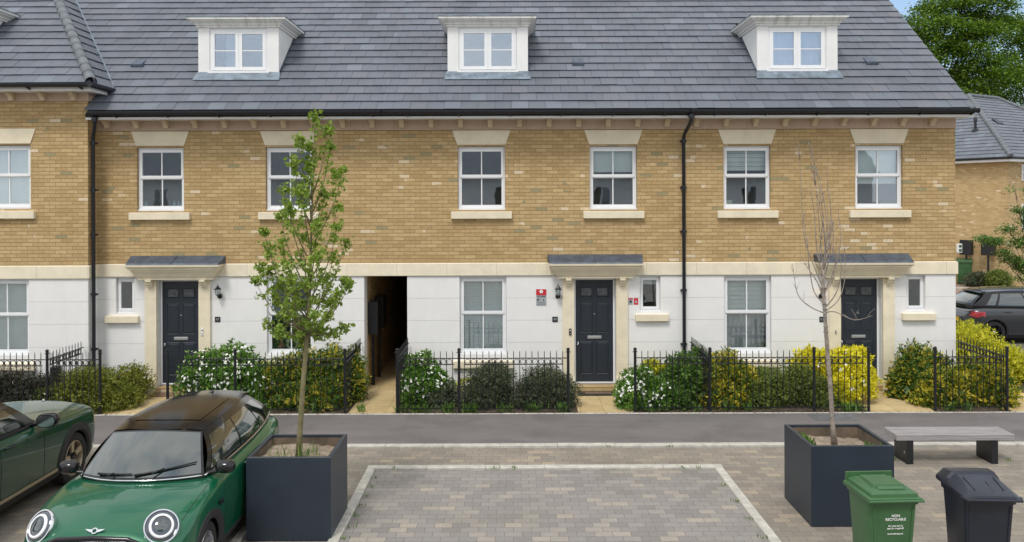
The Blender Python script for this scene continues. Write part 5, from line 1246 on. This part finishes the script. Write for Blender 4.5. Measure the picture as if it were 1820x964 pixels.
for lab, px, top, sym in (('small grey sticker with a red band beside the small window right of the middle door', 1120.8, .03, 0), ('small red sticker with a grey triangle beside the small window right of the middle door', 1130.3, .0, 1)):
    o, X, Z = sign(lab, px, 536, .09, .14, 'sticker'); m = MB(); m.box(X-.046, X+.046, W-.004, W-.001, Z-.068, Z+.068); m.build('backing', M['sign_grey' if sym == 0 else 'sign_red'], o)
    if sym == 0:
        m = MB(); m.box(X-.046, X+.046, W-.006, W-.0042, Z+.04, Z+.068); m.build('band', M['sign_red'], o); m = MB(); m.box(X-.022, X+.022, W-.006, W-.0042, Z-.03, Z+.02); m.build('mark', M['sign_dark'], o)
    else: m = MB(); m.prism([(X-.032,Z-.03),(X+.032,Z-.03),(X,Z+.035)], 'y', W-.006, W-.0042); m.build('triangle', M['sign_grey'], o)
# door bells
def bell(label, px, py, mat, w=.035, h=.12, btn='sign_dark'):
    X, Z = U(px, py, W-.06); o = thing('doorbell', label, 'doorbell', (X, W-.06, Z-h/2)); m = MB(); m.bbox(X-w/2, X+w/2, W-.085, W-.061, Z-h/2, Z+h/2, .006); m.build('casing', M[mat], o, auto=40)
    m = MB(); m.lathe([(0,.004),(.011,.003),(.012,0)], (X, W-.0855, Z+h*.22), (0,-1,0), 12); m.build('button', M[btn], o)
    m = MB(); m.lathe([(.004,.003),(.012,.003),(.013,0),(.003,0)], (X, W-.0855, Z-h*.25), (0,-1,0), 12); m.build('ring', M['steel'], o)
bell('white doorbell on the stone beside door number 47', 359.5, 590, 'upvc', .04, .15)
bell('black and white doorbell on the stone left of the middle door', 1013.5, 590, 'sign_dark', .05, .14, 'white')
bell('small black doorbell on the stone left of the right door', 1485.5, 590, 'sign_dark', .025, .07, 'white')
# door mats
def mat_(label, x0, x1, y0, y1, z=.041):
    o = thing('doormat', label, 'doormat', ((x0+x1)/2, (y0+y1)/2, z)); m = MB(); m.box(x0, x1, y0, y1, z, z+.018); m.build('border', M['sign_dark'], o); m = MB(); m.box(x0+.16, x1-.12, y0+.11, y1-.09, z+.0185, z+.023); m.build('centre', M['mat'], o)
mat_('black bordered brown doormat at the middle door', 1.30, 2.10, 16.86, 17.17)
o = MB().box(-7.25, -6.7, 16.9, 17.16, .041, .058).build('doormat', M['mat']); tag(own_base(o), 'plain brown doormat at door number 47', 'doormat')
# things on the window sills inside
def jar(label, px, py, D, prof, mat, cat='bottle', name='bottle', group=None):
    X, Z = U(px, py, D); m = MB(); m.lathe(prof, (X, D, Z), n=14, caps=True); o = m.build(name, M[mat] if isinstance(mat, str) else mat, auto=40); own_base(o); tag(o, label, cat, group); return o
sd = W + .25
M['teal'] = simple('pale_bottle', (.35,.55,.58), .3); M['pink'] = simple('pink_pot', (.45,.16,.13), .5); M['cream'] = simple('cream_card', (.6,.66,.5), .6)
BP = [(.03,0),(.03,.10),(.012,.13),(.012,.155)]
UPZ = UP0 + .06; pyz = lambda z, D: HZ + (H - z)*FPX/D
for px, lab in ((260, 'lone pale bottle at the left of the upstairs window nearest the left drainpipe'), (310, 'leftmost of the three bottles at the right of the leftmost full upstairs window'), (318, 'middle one of the three bottles right in the leftmost full upstairs window'), (324, 'rightmost of the three bottles in the leftmost full upstairs window')):
    jar(lab, px, pyz(UPZ + .0, sd) + (px-910)*-.0033, sd, BP, 'teal')
jar('pink pot inside the ground floor window behind the leafy tree', 500, pyz(GW0+.07, sd)+1.3, sd, [(.05,0),(.07,.05),(.04,.12),(.02,.18)], 'pink', 'pot', 'pot')
X, Z = U(520, 612, sd); m = MB(); k = 20; rg = [[(X + (.10+.028*math.cos(b))*math.cos(a), sd + .028*math.sin(b), Z + (.10+.028*math.cos(b))*math.sin(a)) for b in [2*math.pi*j/8 for j in range(8)]] for a in [2*math.pi*i/k for i in range(k+1)]]
m.loft(rg, True); o = m.build('ring_ornament', M['cream'], smooth=True); tag(own_base(o), 'pale ring ornament inside the ground floor window behind the leafy tree', 'ornament')
X, Z = U(1296, 357, sd); o = MB().box(X-.06, X+.06, sd, sd+.01, UPZ, UPZ+.13).build('card', M['cream']); tag(own_base(o), 'pale card on the sill of the upstairs window right of the right drainpipe', 'card')
# manhole cover on the pavement by the bare tree
X, _ = U(1480, 745, 15.1); struct('manhole_cover', MB().box(X-.35, X+.45, 14.95, 15.44, .036, .042), simple('cover', (.13,.135,.14), .7, var=.3, scale=12))

# ================================================================== CARS
def interp(tab, y):
    ys = [t[0] for t in tab]
    if y <= ys[0]: return tab[0][1:]
    if y >= ys[-1]: return tab[-1][1:]
    for i in range(len(tab)-1):
        if ys[i] <= y <= ys[i+1]:
            t = (y-ys[i])/(ys[i+1]-ys[i]); a = tab[max(i-1,0)]; b = tab[i]; c = tab[i+1]; d = tab[min(i+2, len(tab)-1)]; out = []
            for k in range(1, len(b)):
                h = c[0]-b[0]; m0 = (c[k]-a[k])/(c[0]-a[0]) if c[0] != a[0] else 0; m1 = (d[k]-b[k])/(d[0]-b[0]) if d[0] != b[0] else 0
                s0 = (b[k]-a[k])/(b[0]-a[0]) if b[0] != a[0] else (c[k]-b[k])/h; s1 = (c[k]-b[k])/h; s2 = (d[k]-c[k])/(d[0]-c[0]) if d[0] != c[0] else s1
                def lim(m_, p, q): return 0 if p*q <= 0 else math.copysign(min(abs(m_), 3*min(abs(p), abs(q))), p)
                m0 = lim(m0, s0, s1) if a is not b else s1; m1 = lim(m1, s1, s2) if d is not c else s1
                out.append((2*t**3-3*t**2+1)*b[k] + (t**3-2*t**2+t)*h*m0 + (-2*t**3+3*t**2)*c[k] + (t**3-t**2)*h*m1)
            return out
def crom(pts, n):
    out = []
    for k in range(len(pts)-1):
        p0, p1, p2, p3 = pts[max(k-1,0)], pts[k], pts[k+1], pts[min(k+2, len(pts)-1)]
        for i in range(n):
            t = i/n; out.append(tuple(.5*((2*b) + (c-a)*t + (2*a-5*b+4*c-d)*t*t + (3*b-a-3*c+d)*t**3) for a, b, c, d in zip(p0,p1,p2,p3)))
    out.append(pts[-1]); return out
def make_car(label, cfg, paint, roofmat, group=None):
    """local frame: nose at y=0 pointing to -y, tail at y=L, x to the side, wheels on z=0.
    cfg['body'] rows: y, half width, shoulder z, centre z"""
    o = thing('parked_car', label, 'car', (0,0,0), group); L = cfg['L']; B = cfg['body']; wy = cfg['wheels']; WR = cfg['wr']; AR = WR + .055
    def sec(y):
        w, zs, zt = interp(B, y); sill = .17 + cfg.get('lift', 0)
        pts = [(w*.90, sill), (w*.965, sill+.10), (w*.99, .45*zs+.06), (w, .68*zs), (w*.985, zs-.10), (w*.945, zs-.035), (w*.875, zs), (w*.72, zs+(zt-zs)*.45), (w*.40, zs+(zt-zs)*.86), (0, zt)]
        return crom([(a, b) for a, b in pts], 5)
    def side_x(y, z):
        s = sec(y); best = s[0][0]
        for (a, b), (c, d) in zip(s, s[1:]):
            if b <= z <= d and d > b: return a + (c-a)*(z-b)/(d-b)
        return best
    ys = []; y = 0
    while y < L: ys.append(y); y += .022 if (y < .5 or y > L-.4 or any(abs(y-q) < AR+.1 for q in wy)) else .06
    ys.append(L)
    grid = [[(x, yy, z) for x, z in sec(yy)] for yy in ys]; n = len(grid[0])
    for s_ in (1, -1):
        pass
    V_, F_ = [], []
    for s_ in (1, -1):
        base = len(V_)
        for row in grid:
            for (x, yy, z) in row:
                if z < AR + WR + .05:
                    for q in wy:
                        dx, dz = yy-q, z-WR; r = math.hypot(dx, dz)
                        if abs(r-AR) < .017 and x > .3: yy, z = q + dx/r*AR, WR + dz/r*AR
                V_.append((s_*x, yy, z))
        for i in range(len(grid)-1):
            for j in range(n-1):
                ids = (base+i*n+j, base+i*n+j+1, base+(i+1)*n+j+1, base+(i+1)*n+j); c = [sum(V_[k][a] for k in ids)/4 for a in range(3)]
                if abs(c[0]) > .3 and any(math.hypot(c[1]-q, c[2]-WR) < AR-.002 for q in wy) and c[2] < WR+AR: continue
                F_.append(ids if s_ > 0 else ids[::-1])
        F_.append(tuple(base + j for j in range(n))[::s_]) if False else None
    # nose and tail caps
    for row, sg in ((grid[0], 1), (grid[-1], -1)):
        b = len(V_); ring = [(x, y_, z) for x, y_, z in row] + [(-x, y_, z) for x, y_, z in row[::-1][1:]]
        c = (0, row[0][1] - .02*sg, sum(p[2] for p in row)/n); V_ += ring + [c]; k = len(ring)
        for i in range(k): F_.append((b+i, b+(i+1) % k, b+k))
    mb = MB(); mb.v = V_; mb.f = F_; body = mb.build('body', paint, o)
    bm = bmesh.new(); bm.from_mesh(body.data); bmesh.ops.remove_doubles(bm, verts=bm.verts, dist=.0008); bmesh.ops.recalc_face_normals(bm, faces=bm.faces); bm.to_mesh(body.data); bm.free()
    body.data.polygons.foreach_set('use_smooth', [True]*len(body.data.polygons)); sharp(body.data, 42)
    # arches, sills, wheels
    lf = cfg.get('lift', 0); cw = cfg.get('clad', .05)
    for s_ in (1, -1):
        for q in wy:
            m = MB(); rg = []
            for k in range(33):
                a = -.30 + (math.pi + .60)*k/32; pts = []
                for r, off in ((AR-.035, -.02), (AR-.012, .012), (AR+cw*.5, .016), (AR+cw, .010), (AR+cw+.004, -.01)):
                    yy, z = q + r*math.cos(a), WR + r*math.sin(a); z = max(z, .15+lf); yy = min(max(yy, .04), L-.04)
                    pts.append((s_*(side_x(yy, z) + off), yy, z))
                rg.append(pts)
            m.loft(rg, False); m.build('arch_trim', M['clad'], o, auto=50)
    for s_ in (1, -1):
        m = MB(); a, b = wy[0]+AR-.02, wy[1]-AR+.02; rg = []
        for k in range(9):
            yy = a + (b-a)*k/8; rg.append([(s_*(side_x(yy, z) + d), yy, z) for z, d in ((.16+lf, 0), (.18+lf, .012), (.27+lf, .013), (.29+lf, -.005))])
        m.loft(rg, False); m.build('sill', M['clad'], o, auto=50)
    if cfg.get('strip'):
        for s_ in (1, -1):
            m = MB(); a, b = wy[0]+AR+.10, wy[1]-AR-.05; rg = []
            for k in range(9):
                yy = a + (b-a)*k/8; rg.append([(s_*(side_x(yy, z) + d), yy, z) for z, d in ((.33, .006), (.335, .022), (.365, .022), (.37, .006))])
            m.loft(rg, False); m.build('side_strip', M['bronze'], o)
    m = MB(); m.box(-.62, .62, .25, L-.2, .2, .5); m.build('underbody', M['underlay'], o)
    for q in wy:
        for s_ in (1, -1):
            X = s_*(side_x(q, AR+WR) - .045); ax = (s_, 0, 0)
            m = MB(); m.lathe([(WR*.66,-.19),(WR*.95,-.19),(WR,-.16),(WR,-.03),(WR*.965,.0),(WR*.80,.014),(WR*.70,.006),(WR*.67,-.01)], (X, q, WR), ax, 40); ty = m.build('wheel', M['tyre'], o, auto=40)
            m = MB(); rr = WR*.68; m.lathe([(rr, -.16), (rr, .0), (rr-.012, .006), (rr-.02, -.01), (rr-.03, -.15)], (X, q, WR), ax, 40); m.build('rim', M[cfg['rim']], ty, auto=40)
            m = MB(); m.lathe([(0,-.09),(rr-.02,-.09)], (X, q, WR), ax, 24); m.build('brake', M['blackmetal'], ty)
            ns = cfg['spokes']; m = MB()
            for k in range(ns):
                a = 2*math.pi*k/ns + .2
                for dd in ((-.10, .10) if cfg.get('twin') else (0,)):
                    ca, sa = math.cos(a+dd), math.sin(a+dd); cb, sb = math.cos(a+dd*1.8), math.sin(a+dd*1.8); w_ = cfg['sw']
                    r0, r1 = (.03, rr-.006) if not cfg.get('block') else (.35*rr, rr-.01)
                    def sp(r, t, h): c_, s2 = (ca, sa) if r < .06 else (cb, sb); return (X + s_*h, q + c_*r - s2*t, WR + s2*r + c_*t)
                    m.hexa([sp(r0,-w_*.8,-.03), sp(r1,-w_,-.03), sp(r1,w_,-.03), sp(r0,w_*.8,-.03), sp(r0,-w_*.6,-.008), sp(r1,-w_*.9,.0), sp(r1,w_*.9,.0), sp(r0,w_*.6,-.008)])
            m.build('spokes', M[cfg['rim']], ty)
            m = MB(); m.lathe([(.045,-.03),(.045,-.006),(.03,.0),(0,.0)], (X, q, WR), ax, 16); m.build('hub_cap', M['blackmetal' if cfg.get('block') else 'alloy'], ty, auto=40)
    # greenhouse
    G = cfg['green']; ycw, yA, yh, yrh, yrb = G['cowl'], G['apex'], G['head'], G['rhead'], G['rbase']; zb = G['belt']; hwB, hwR = G['bw'], G['rw']; zr = G['zr']
    def belt(t):     # t 0..1 from A pillar foot to rear pillar foot
        y_ = yA + (yrb-yA)*t; return Vector((interp(hwB, t)[0], y_, interp(zb, t)[0]))
    def rail(t):
        y_ = yh + (yrh-yh)*t; return Vector((interp(hwR, t)[0], y_, interp(zr, t)[0]))
    def side(t, v, off=0, s_=1):
        a, b = belt(t), rail(t); p = a.lerp(b, v); bul = .045*math.sin(math.pi*v); p.x += bul + off; p.x *= s_; return p
    def cowl(u): # u -1..1
        a = belt(0); return Vector((a.x*u, ycw + (a.y-ycw)*abs(u)**2.2, a.z + (G['zc']-a.z)*(1-u*u)))
    def head(u):
        a = rail(0); return Vector((a.x*u, G['yhc'] + (a.y-G['yhc'])*u*u, a.z + (G['zh']-a.z)*(1-u*u)))
    def rhead(u):
        a = rail(1); return Vector((a.x*u, a.y + .07*(1-u*u), a.z + .02*(1-u*u)))
    def rbase(u):
        a = belt(1); return Vector((a.x*u, a.y + .10*(1-u*u), a.z + .0*(1-u*u)))
    def patch(m, f, u0, u1, v0, v1, nu, nv): m.loft([[f(u0+(u1-u0)*i/nu, v0+(v1-v0)*j/nv) for i in range(nu+1)] for j in range(nv+1)], False)
    def wsf(u, v, off=0): a, b = cowl(u), head(u); p = a.lerp(b, v); nn = Vector((0, -1, .9)).normalized(); return p + nn*(.03*math.sin(math.pi*v)*(1-.5*u*u) + off)
    def rsf(u, v, off=0): a, b = rbase(u), rhead(u); p = a.lerp(b, v); nn = Vector((0, 1, .5)).normalized(); return p + nn*(.03*math.sin(math.pi*v) + off)
    cabin = MB()
    for s_ in (1, -1): patch(cabin, lambda t, v: side(t, v, 0, s_), 0, 1, 0, 1, 24, 8)
    patch(cabin, wsf, -1, 1, 0, 1, 16, 8); patch(cabin, rsf, -1, 1, 0, 1, 12, 6)
    for s_ in (1, -1): cabin.loft([[side(t, 0, 0, s_), side(t, 0, 0, s_) + Vector((s_*.0, 0, -.06))] for t in [i/20 for i in range(21)]], False)
    cabin.loft([[cowl(i/8-1), cowl(i/8-1) + Vector((0,0,-.06))] for i in range(17)], False); cabin.loft([[rbase(i/8-1), rbase(i/8-1) + Vector((0,0,-.08))] for i in range(17)], False)
    cb = cabin.build('pillars', M['gloss_black'], o, smooth=True); sharp(cb.data, 50)
    roof = MB(); nu, nv = 16, 20; rows = []
    for j in range(nv+1):
        t = j/nv; a = rail(t); row = []
        for i in range(nu+1):
            u = i/nu*2-1; yh_ = head(u).y + (rhead(u).y - head(u).y)*t; zc = G['zh'] + (G['ztop']-G['zh'])*math.sin(math.pi*min(1, t*1.1+.02)*.72)**.8 if t < 1 else 0
            zc = interp(G['roofz'], t)[0]; z = a.z + (zc-a.z)*(1-abs(u)**3.6) + .006
            row.append((a.x*u*1.015, yh_, z))
        rows.append(row)
    roof.loft(rows, False); rf_ = roof.build('roof', roofmat, o, smooth=True)
    if cfg.get('sunroof'):
        sr = MB(); rws = []
        for j in range(13):
            rr_ = []
            for i in range(15):
                jj = 3 + j*(11/12); ii = 2.2 + i*(11.6/14); j0, i0 = int(jj), int(ii); fj, fi = jj-j0, ii-i0
                p = (Vector(rows[j0][i0])*(1-fj)*(1-fi) + Vector(rows[min(j0+1,nv)][i0])*fj*(1-fi) + Vector(rows[j0][min(i0+1,nu)])*(1-fj)*fi + Vector(rows[min(j0+1,nv)][min(i0+1,nu)])*fj*fi); rr_.append(p + Vector((0,0,.006)))
            rws.append(rr_)
        sr.loft(rws, False); sr.build('sunroof', M['roof_black'], rf_, smooth=True)
    if cfg.get('spoiler', True):
        sp_ = MB(); rg = []
        for i in range(13):
            u = i/6-1; p = rhead(u*.96); rg.append([p + Vector((0,-.12,.025)), p + Vector((0,.0,.03)), p + Vector((0,.14,.0)), p + Vector((0,.13,-.02)), p + Vector((0,-.02,-.01))])
        sp_.loft(rg, True, True); sp_.build('spoiler', roofmat, o, auto=40)
    # glazing set just outside the black shell
    m = MB(); patch(m, lambda u, v: wsf(u, v, .004), -.965, .965, .05, .955, 18, 8); m.build('windscreen', M['car_glass'], o, smooth=True)
    m = MB(); patch(m, lambda u, v: rsf(u, v, .004), -.86, .86, .12, .88, 14, 6); m.build('rear_window', M['car_glass'], o, smooth=True)
    for s_ in (1, -1):
        for t0, t1 in G['panes']:
            m = MB(); patch(m, lambda t, v: side(t, v, .004, s_), t0, t1, .07, .84, 8, 6); m.build('side_window', M['car_glass'], o, smooth=True)
    # chrome or black line along the belt and cowl
    tm = MB(); pts = [belt(i/30) + Vector((.006, 0, .0)) for i in range(31)]
    for s_ in (1, -1): tm.tube([(p.x*s_, p.y, p.z) for p in pts], .0085, 6)
    tm.tube([cowl(i/12-1) + Vector((0,-.008,.004)) for i in range(25)], .009, 6)
    tm.build('belt_trim', M[cfg.get('trim', 'chrome')], o, smooth=True)
    # shut lines
    def seam(pts, r=.0032): sl_ = MB(); sl_.tube([tuple(p) for p in pts], r, 4); sl_.build('shut_line', M['underlay'], o)
    for s_ in (1, -1):
        for t in cfg['doors']:
            yy = belt(t).y; zz = belt(t).z; seam([(s_*(side_x(yy + .02*math.sin((z-.3)*4), z)+.0005), yy + .02*math.sin((z-.3)*4), z) for z in [zz-.05 - (zz-.35-.0)*k/14 for k in range(14)]])
        if cfg.get('bonnet'):
            a, b = cfg['bonnet']; pts = []
            for k in range(15):
                yy = a + (b-a)*k/14; s = sec(yy); fx_ = s[int(len(s)*.66)]; pts.append((s_*fx_[0], yy, fx_[1]+.0005))
            seam(pts)
    for s_ in (1, -1):
        for yy in cfg['handles']:
            zz = interp(zb, .3)[0] - .12; x = side_x(yy, zz) + .004; m = MB(); m.tube([(s_*x, yy-.09, zz), (s_*(x+.03), yy-.07, zz+.003), (s_*(x+.03), yy+.06, zz+.003), (s_*x, yy+.09, zz)], .011, 8); m.build('door_handle', M[cfg.get('trim', 'chrome')], o, smooth=True)
        a = belt(0); m = MB(); cx, cy, cz = a.x + cfg.get('mirror_out', .19), a.y + .10, a.z + .06; mk = cfg.get('mirror_k', 1.0)
        rg = []
        for fy, k in ((-.07,.30),(-.06,.65),(-.03,.92),(.0,1.0),(.05,.98),(.062,.9)): rg.append([(s_*(cx + .105*mk*k*math.copysign(abs(math.cos(t))**.75, math.cos(t))), cy+fy*mk, cz + .072*mk*k*math.copysign(abs(math.sin(t))**.75, math.sin(t))) for t in [2*math.pi*i/18 for i in range(18)]])
        m.loft(rg, True, True); m.tube([(s_*(a.x-.01), a.y+.10, a.z-.01), (s_*(cx-.07), cy, cz-.045)], [.028,.022], 8); mi = m.build('mirror', M['gloss_black'], o, auto=50)
        m = MB(); m.add([(s_*(cx + .088*mk*math.copysign(abs(math.cos(t))**.75, math.cos(t))), cy+.0645*mk, cz + .058*mk*math.copysign(abs(math.sin(t))**.75, math.sin(t))) for t in [2*math.pi*i/18 for i in range(18)]], [tuple(range(18))]); m.build('mirror_glass', M['chrome'], mi)
    o['_'] = 0; del o['_']
    return o, sec, side_x, belt, rail, cowl
# --- green hatchback facing the camera
cfg = dict(L=4.0, wheels=(.76, 3.30), wr=.305, rim='alloy', spokes=5, twin=True, sw=.016, doors=(.03, .36, .72), bonnet=(.34, .98), handles=(2.02, 2.92), sunroof=True, clad=.06,
  body=[(0,.60,.60,.735), (.04,.68,.635,.775), (.10,.735,.665,.815), (.2,.785,.71,.862), (.35,.825,.785,.91), (.55,.848,.855,.945), (.80,.860,.905,.978), (1.05,.864,.935,.985), (1.5,.866,.945,.97), (2.3,.866,.955,.97), (3.0,.864,.965,.975), (3.4,.828,.965,.975), (3.7,.765,.95,.965), (3.88,.70,.91,.93), (3.97,.63,.85,.88), (4.0,.57,.80,.83)],
  green=dict(cowl=.87, apex=1.10, head=1.50, yhc=1.42, rhead=3.38, rbase=3.80, belt=[(0,.985),(.5,.995),(1,1.01)], bw=[(0,.665),(.15,.715),(.5,.735),(.8,.69),(1,.60)], rw=[(0,.500),(.3,.525),(.7,.49),(1,.405)], zr=[(0,1.355),(.3,1.385),(.7,1.38),(1,1.33)], zc=1.0, zh=1.395, ztop=1.43, roofz=[(0,1.392),(.15,1.415),(.45,1.43),(.75,1.42),(1,1.375)], panes=((.045,.36),(.38,.68),(.70,.93))))
car, sec, side_x, belt, rail, cowl = make_car('green hatchback with a black roof facing the camera beside the left planter', cfg, M['green_paint'], M['roof_black'])
# headlights
for s_ in (1, -1):
    c = Vector((s_*.586, .168, .789)); ax = Vector((s_*.42, -.76, .52)).normalized()
    m = MB(); m.lathe([(.09,-.15),(.155,-.035),(.165,-.01),(.168,.006),(.162,.018),(.150,.018),(.146,.004)], c, ax, 40); hl = m.build('headlight', M['chrome'], car, auto=50)
    m = MB(); m.lathe([(.146,.006),(.125,.022),(.08,.034),(.0,.040)], c, ax, 36); m.build('lens', M['lens'], hl, smooth=True)
    m = MB(); m.lathe([(.090,.038),(.094,.046),(.112,.040),(.116,.028)], c, ax, 36); m.build('light_ring', M['white_ring'], hl, smooth=True)
    m = MB(); m.lathe([(.0,.052),(.03,.050),(.058,.040)], c, ax, 24); m.build('projector', M['car_glass'], hl, smooth=True)
# grille, badge, wipers, aerial
m = MB(); pts = []
gp = [(-.53,.46),(-.51,.60),(-.45,.69),(-.34,.735),(0,.748),(.34,.735),(.45,.69),(.51,.60),(.53,.46),(.45,.37),(0,.35),(-.45,.37)]
m.tube([(x, -.012, z) for x, z in gp] + [(gp[0][0], -.012, gp[0][1])], .024, 8); m.build('grille_frame', M['gloss_black'], car, smooth=True)
m = MB(); m.tube([(x*.93, -.026, z-.034) for x, z in gp[1:8]], .013, 8); m.build('grille_trim', M['chrome'], car, smooth=True)
m = MB(); m.prism([(x*.93, z-.005) for x, z in gp], 'y', -.012, .01); m.build('grille', M['clad'], car)
bc = Vector((0, .045, .795)); bn_ = Vector((0, -.72, .69)); m = MB(); bu = Vector((1,0,0)); bv = bn_.cross(bu)*-1
bv = Vector((0, .69, .72))
def bp(a, b, h=0): return bc + bu*a + bv*b + bn_*h
for s_ in (1, -1):
    q = [(.026,.013),(.095,.018),(.075,.004),(.060,-.003),(.045,-.010),(.028,-.013)]; m.add([bp(s_*a, b, .006) for a, b in q] + [bp(s_*a, b, -.006) for a, b in q], [(0,1,2,3,4,5), (0,1,7,6), (1,2,8,7), (2,3,9,8), (3,4,10,9), (4,5,11,10)])
m.lathe([(.020,-.004),(.020,.008),(.030,.008),(.032,-.004)], bc, bn_, 24); m.build('badge', M['chrome'], car)
m = MB()
for (x0, x1, h1) in ((-.42, -.03, .012), (.0, .57, .075)):
    a = Vector((x0, .90 + .10*abs(x0), 1.012)); pts = []
    for k in range(7):
        x = x0 + (x1-x0)*k/6; u = x/.665; cc = cowl(u); pts.append(cc + Vector((0, .022+h1*k/6*1.2, .052+h1*k/6)))
    m.tube(pts, [.014,.013,.012,.011,.010,.009,.008], 6); m.tube([pts[2] + Vector((0,-.05,.0)), pts[3] + Vector((0,0,.012))], .009, 6)
m.build('wipers', M['blackmetal'], car, smooth=True)
m = MB(); m.lathe([(.03,0),(.025,.02),(.008,.035)], (0, 3.22, 1.395), n=12); m.tube([(0,3.22,1.42),(0,3.36,1.60)], [.004,.0025], 6); m.build('aerial', M['black'], car, smooth=True)
m = MB(); m.bbox(.872, .880, .98, 1.10, .70, .745, .002); m.bbox(-.880, -.872, .98, 1.10, .70, .745, .002); m.build('side_vent', M['gloss_black'], car)
m = MB(); m.box(-.26, .26, -.045, -.037, .37, .48); m.build('number_plate_backing', M['white_ring'], car)
car.location = (-4.005, 8.05, 0)
# --- dark green sport utility car at the left edge, nose to the houses
cfg = dict(L=4.45, wheels=(.86, 3.53), wr=.355, rim='bronze', spokes=5, twin=False, block=True, sw=.042, doors=(.0, .36, .70), bonnet=(.3, 1.3), handles=(2.45, 3.2), mirror_out=.23, mirror_k=1.3, lift=.05, clad=.085, strip=True, trim='black',
  body=[(0,.66,.80,.88), (.06,.75,.86,.95), (.15,.81,.91,.995), (.3,.865,.945,1.025), (.6,.90,.975,1.05), (1.0,.918,1.0,1.065), (1.5,.92,1.03,1.075), (2.3,.92,1.06,1.08), (3.2,.92,1.09,1.10), (3.8,.90,1.09,1.10), (4.2,.85,1.06,1.08), (4.4,.78,.98,1.0), (4.45,.72,.92,.94)],
  green=dict(cowl=1.36, apex=1.68, head=2.30, yhc=2.2, rhead=3.95, rbase=4.28, belt=[(0,1.07),(.5,1.11),(1,1.15)], bw=[(0,.79),(.15,.81),(.5,.81),(.8,.78),(1,.72)], rw=[(0,.58),(.3,.62),(.7,.61),(1,.56)], zr=[(0,1.54),(.3,1.58),(.7,1.58),(1,1.54)], zc=1.09, zh=1.62, ztop=1.66, roofz=[(0,1.58),(.15,1.61),(.45,1.63),(.75,1.62),(1,1.58)], panes=((.10,.36),(.385,.66),(.69,.92))))
suv, *_ = make_car('dark green sport utility car with bronze wheels at the left edge of the photo', cfg, M['dgreen_paint'], M['roof_black'])
suv.rotation_euler[2] = math.pi; suv.location = (-7.02, 12.72, 0)
# --- charcoal hatchback beyond the gable
cfg = dict(L=4.0, wheels=(.84, 3.36), wr=.315, rim='gloss_black', spokes=5, twin=True, sw=.02, doors=(.06, .42, .74), bonnet=(.3, 1.0), handles=(2.15, 3.0), trim='black', clad=.012,
  body=[(0,.60,.66,.74), (.06,.70,.70,.79), (.18,.79,.76,.86), (.4,.84,.83,.92), (.8,.865,.89,.97), (1.2,.87,.92,.985), (2.2,.872,.945,.97), (3.0,.872,.965,.975), (3.4,.865,.965,.975), (3.7,.84,.955,.965), (3.86,.79,.93,.94), (3.95,.74,.86,.88), (4.0,.66,.78,.80)],
  green=dict(cowl=.90, apex=1.25, head=1.85, yhc=1.75, rhead=3.42, rbase=3.84, belt=[(0,.975),(.5,1.0),(1,1.03)], bw=[(0,.70),(.15,.74),(.5,.75),(.8,.73),(1,.64)], rw=[(0,.52),(.3,.56),(.7,.55),(1,.49)], zr=[(0,1.39),(.3,1.42),(.7,1.41),(1,1.36)], zc=1.0, zh=1.43, ztop=1.46, roofz=[(0,1.43),(.15,1.45),(.45,1.46),(.75,1.45),(1,1.41)], panes=((.12,.42),(.445,.76),(.79,.88))))
gc, sec2, side2, belt2, rail2, cowl2 = make_car('dark grey hatchback with black wheels parked beyond the gable end', cfg, M['grey_paint'], M['grey_paint'])
for s_ in (1, -1):
    m = MB(); rg = []
    for k in range(9):
        yy = 3.60 + .36*k/8; rg.append([(s_*(side2(yy, z)+.008 + (0 if k < 8 else 0)), yy+.006, z) for z in (.74+.02*math.sin(k), .80, .86, .88)])
    m.loft(rg, False); m.build('tail_light', M['redlens'], gc, smooth=True)
m = MB(); m.box(-.26, .26, 4.015, 4.025, .55, .66); pl = m.build('number_plate', M['yellow_plate'], gc)
m = MB(); m.lathe([(.03,0),(.025,.02),(.008,.035)], (0, 3.3, 1.425), n=12); m.tube([(0,3.3,1.45),(0,3.40,1.56)], [.004,.0025], 6); m.build('aerial', M['black'], gc, smooth=True)
m = MB(); m.box(-.20, .20, 3.47, 3.50, 1.385, 1.405); m.build('high_brake_light', M['redlens'], gc)
gc.rotation_euler[2] = math.pi/2; gc.location = (16.42, 23.75, 0)
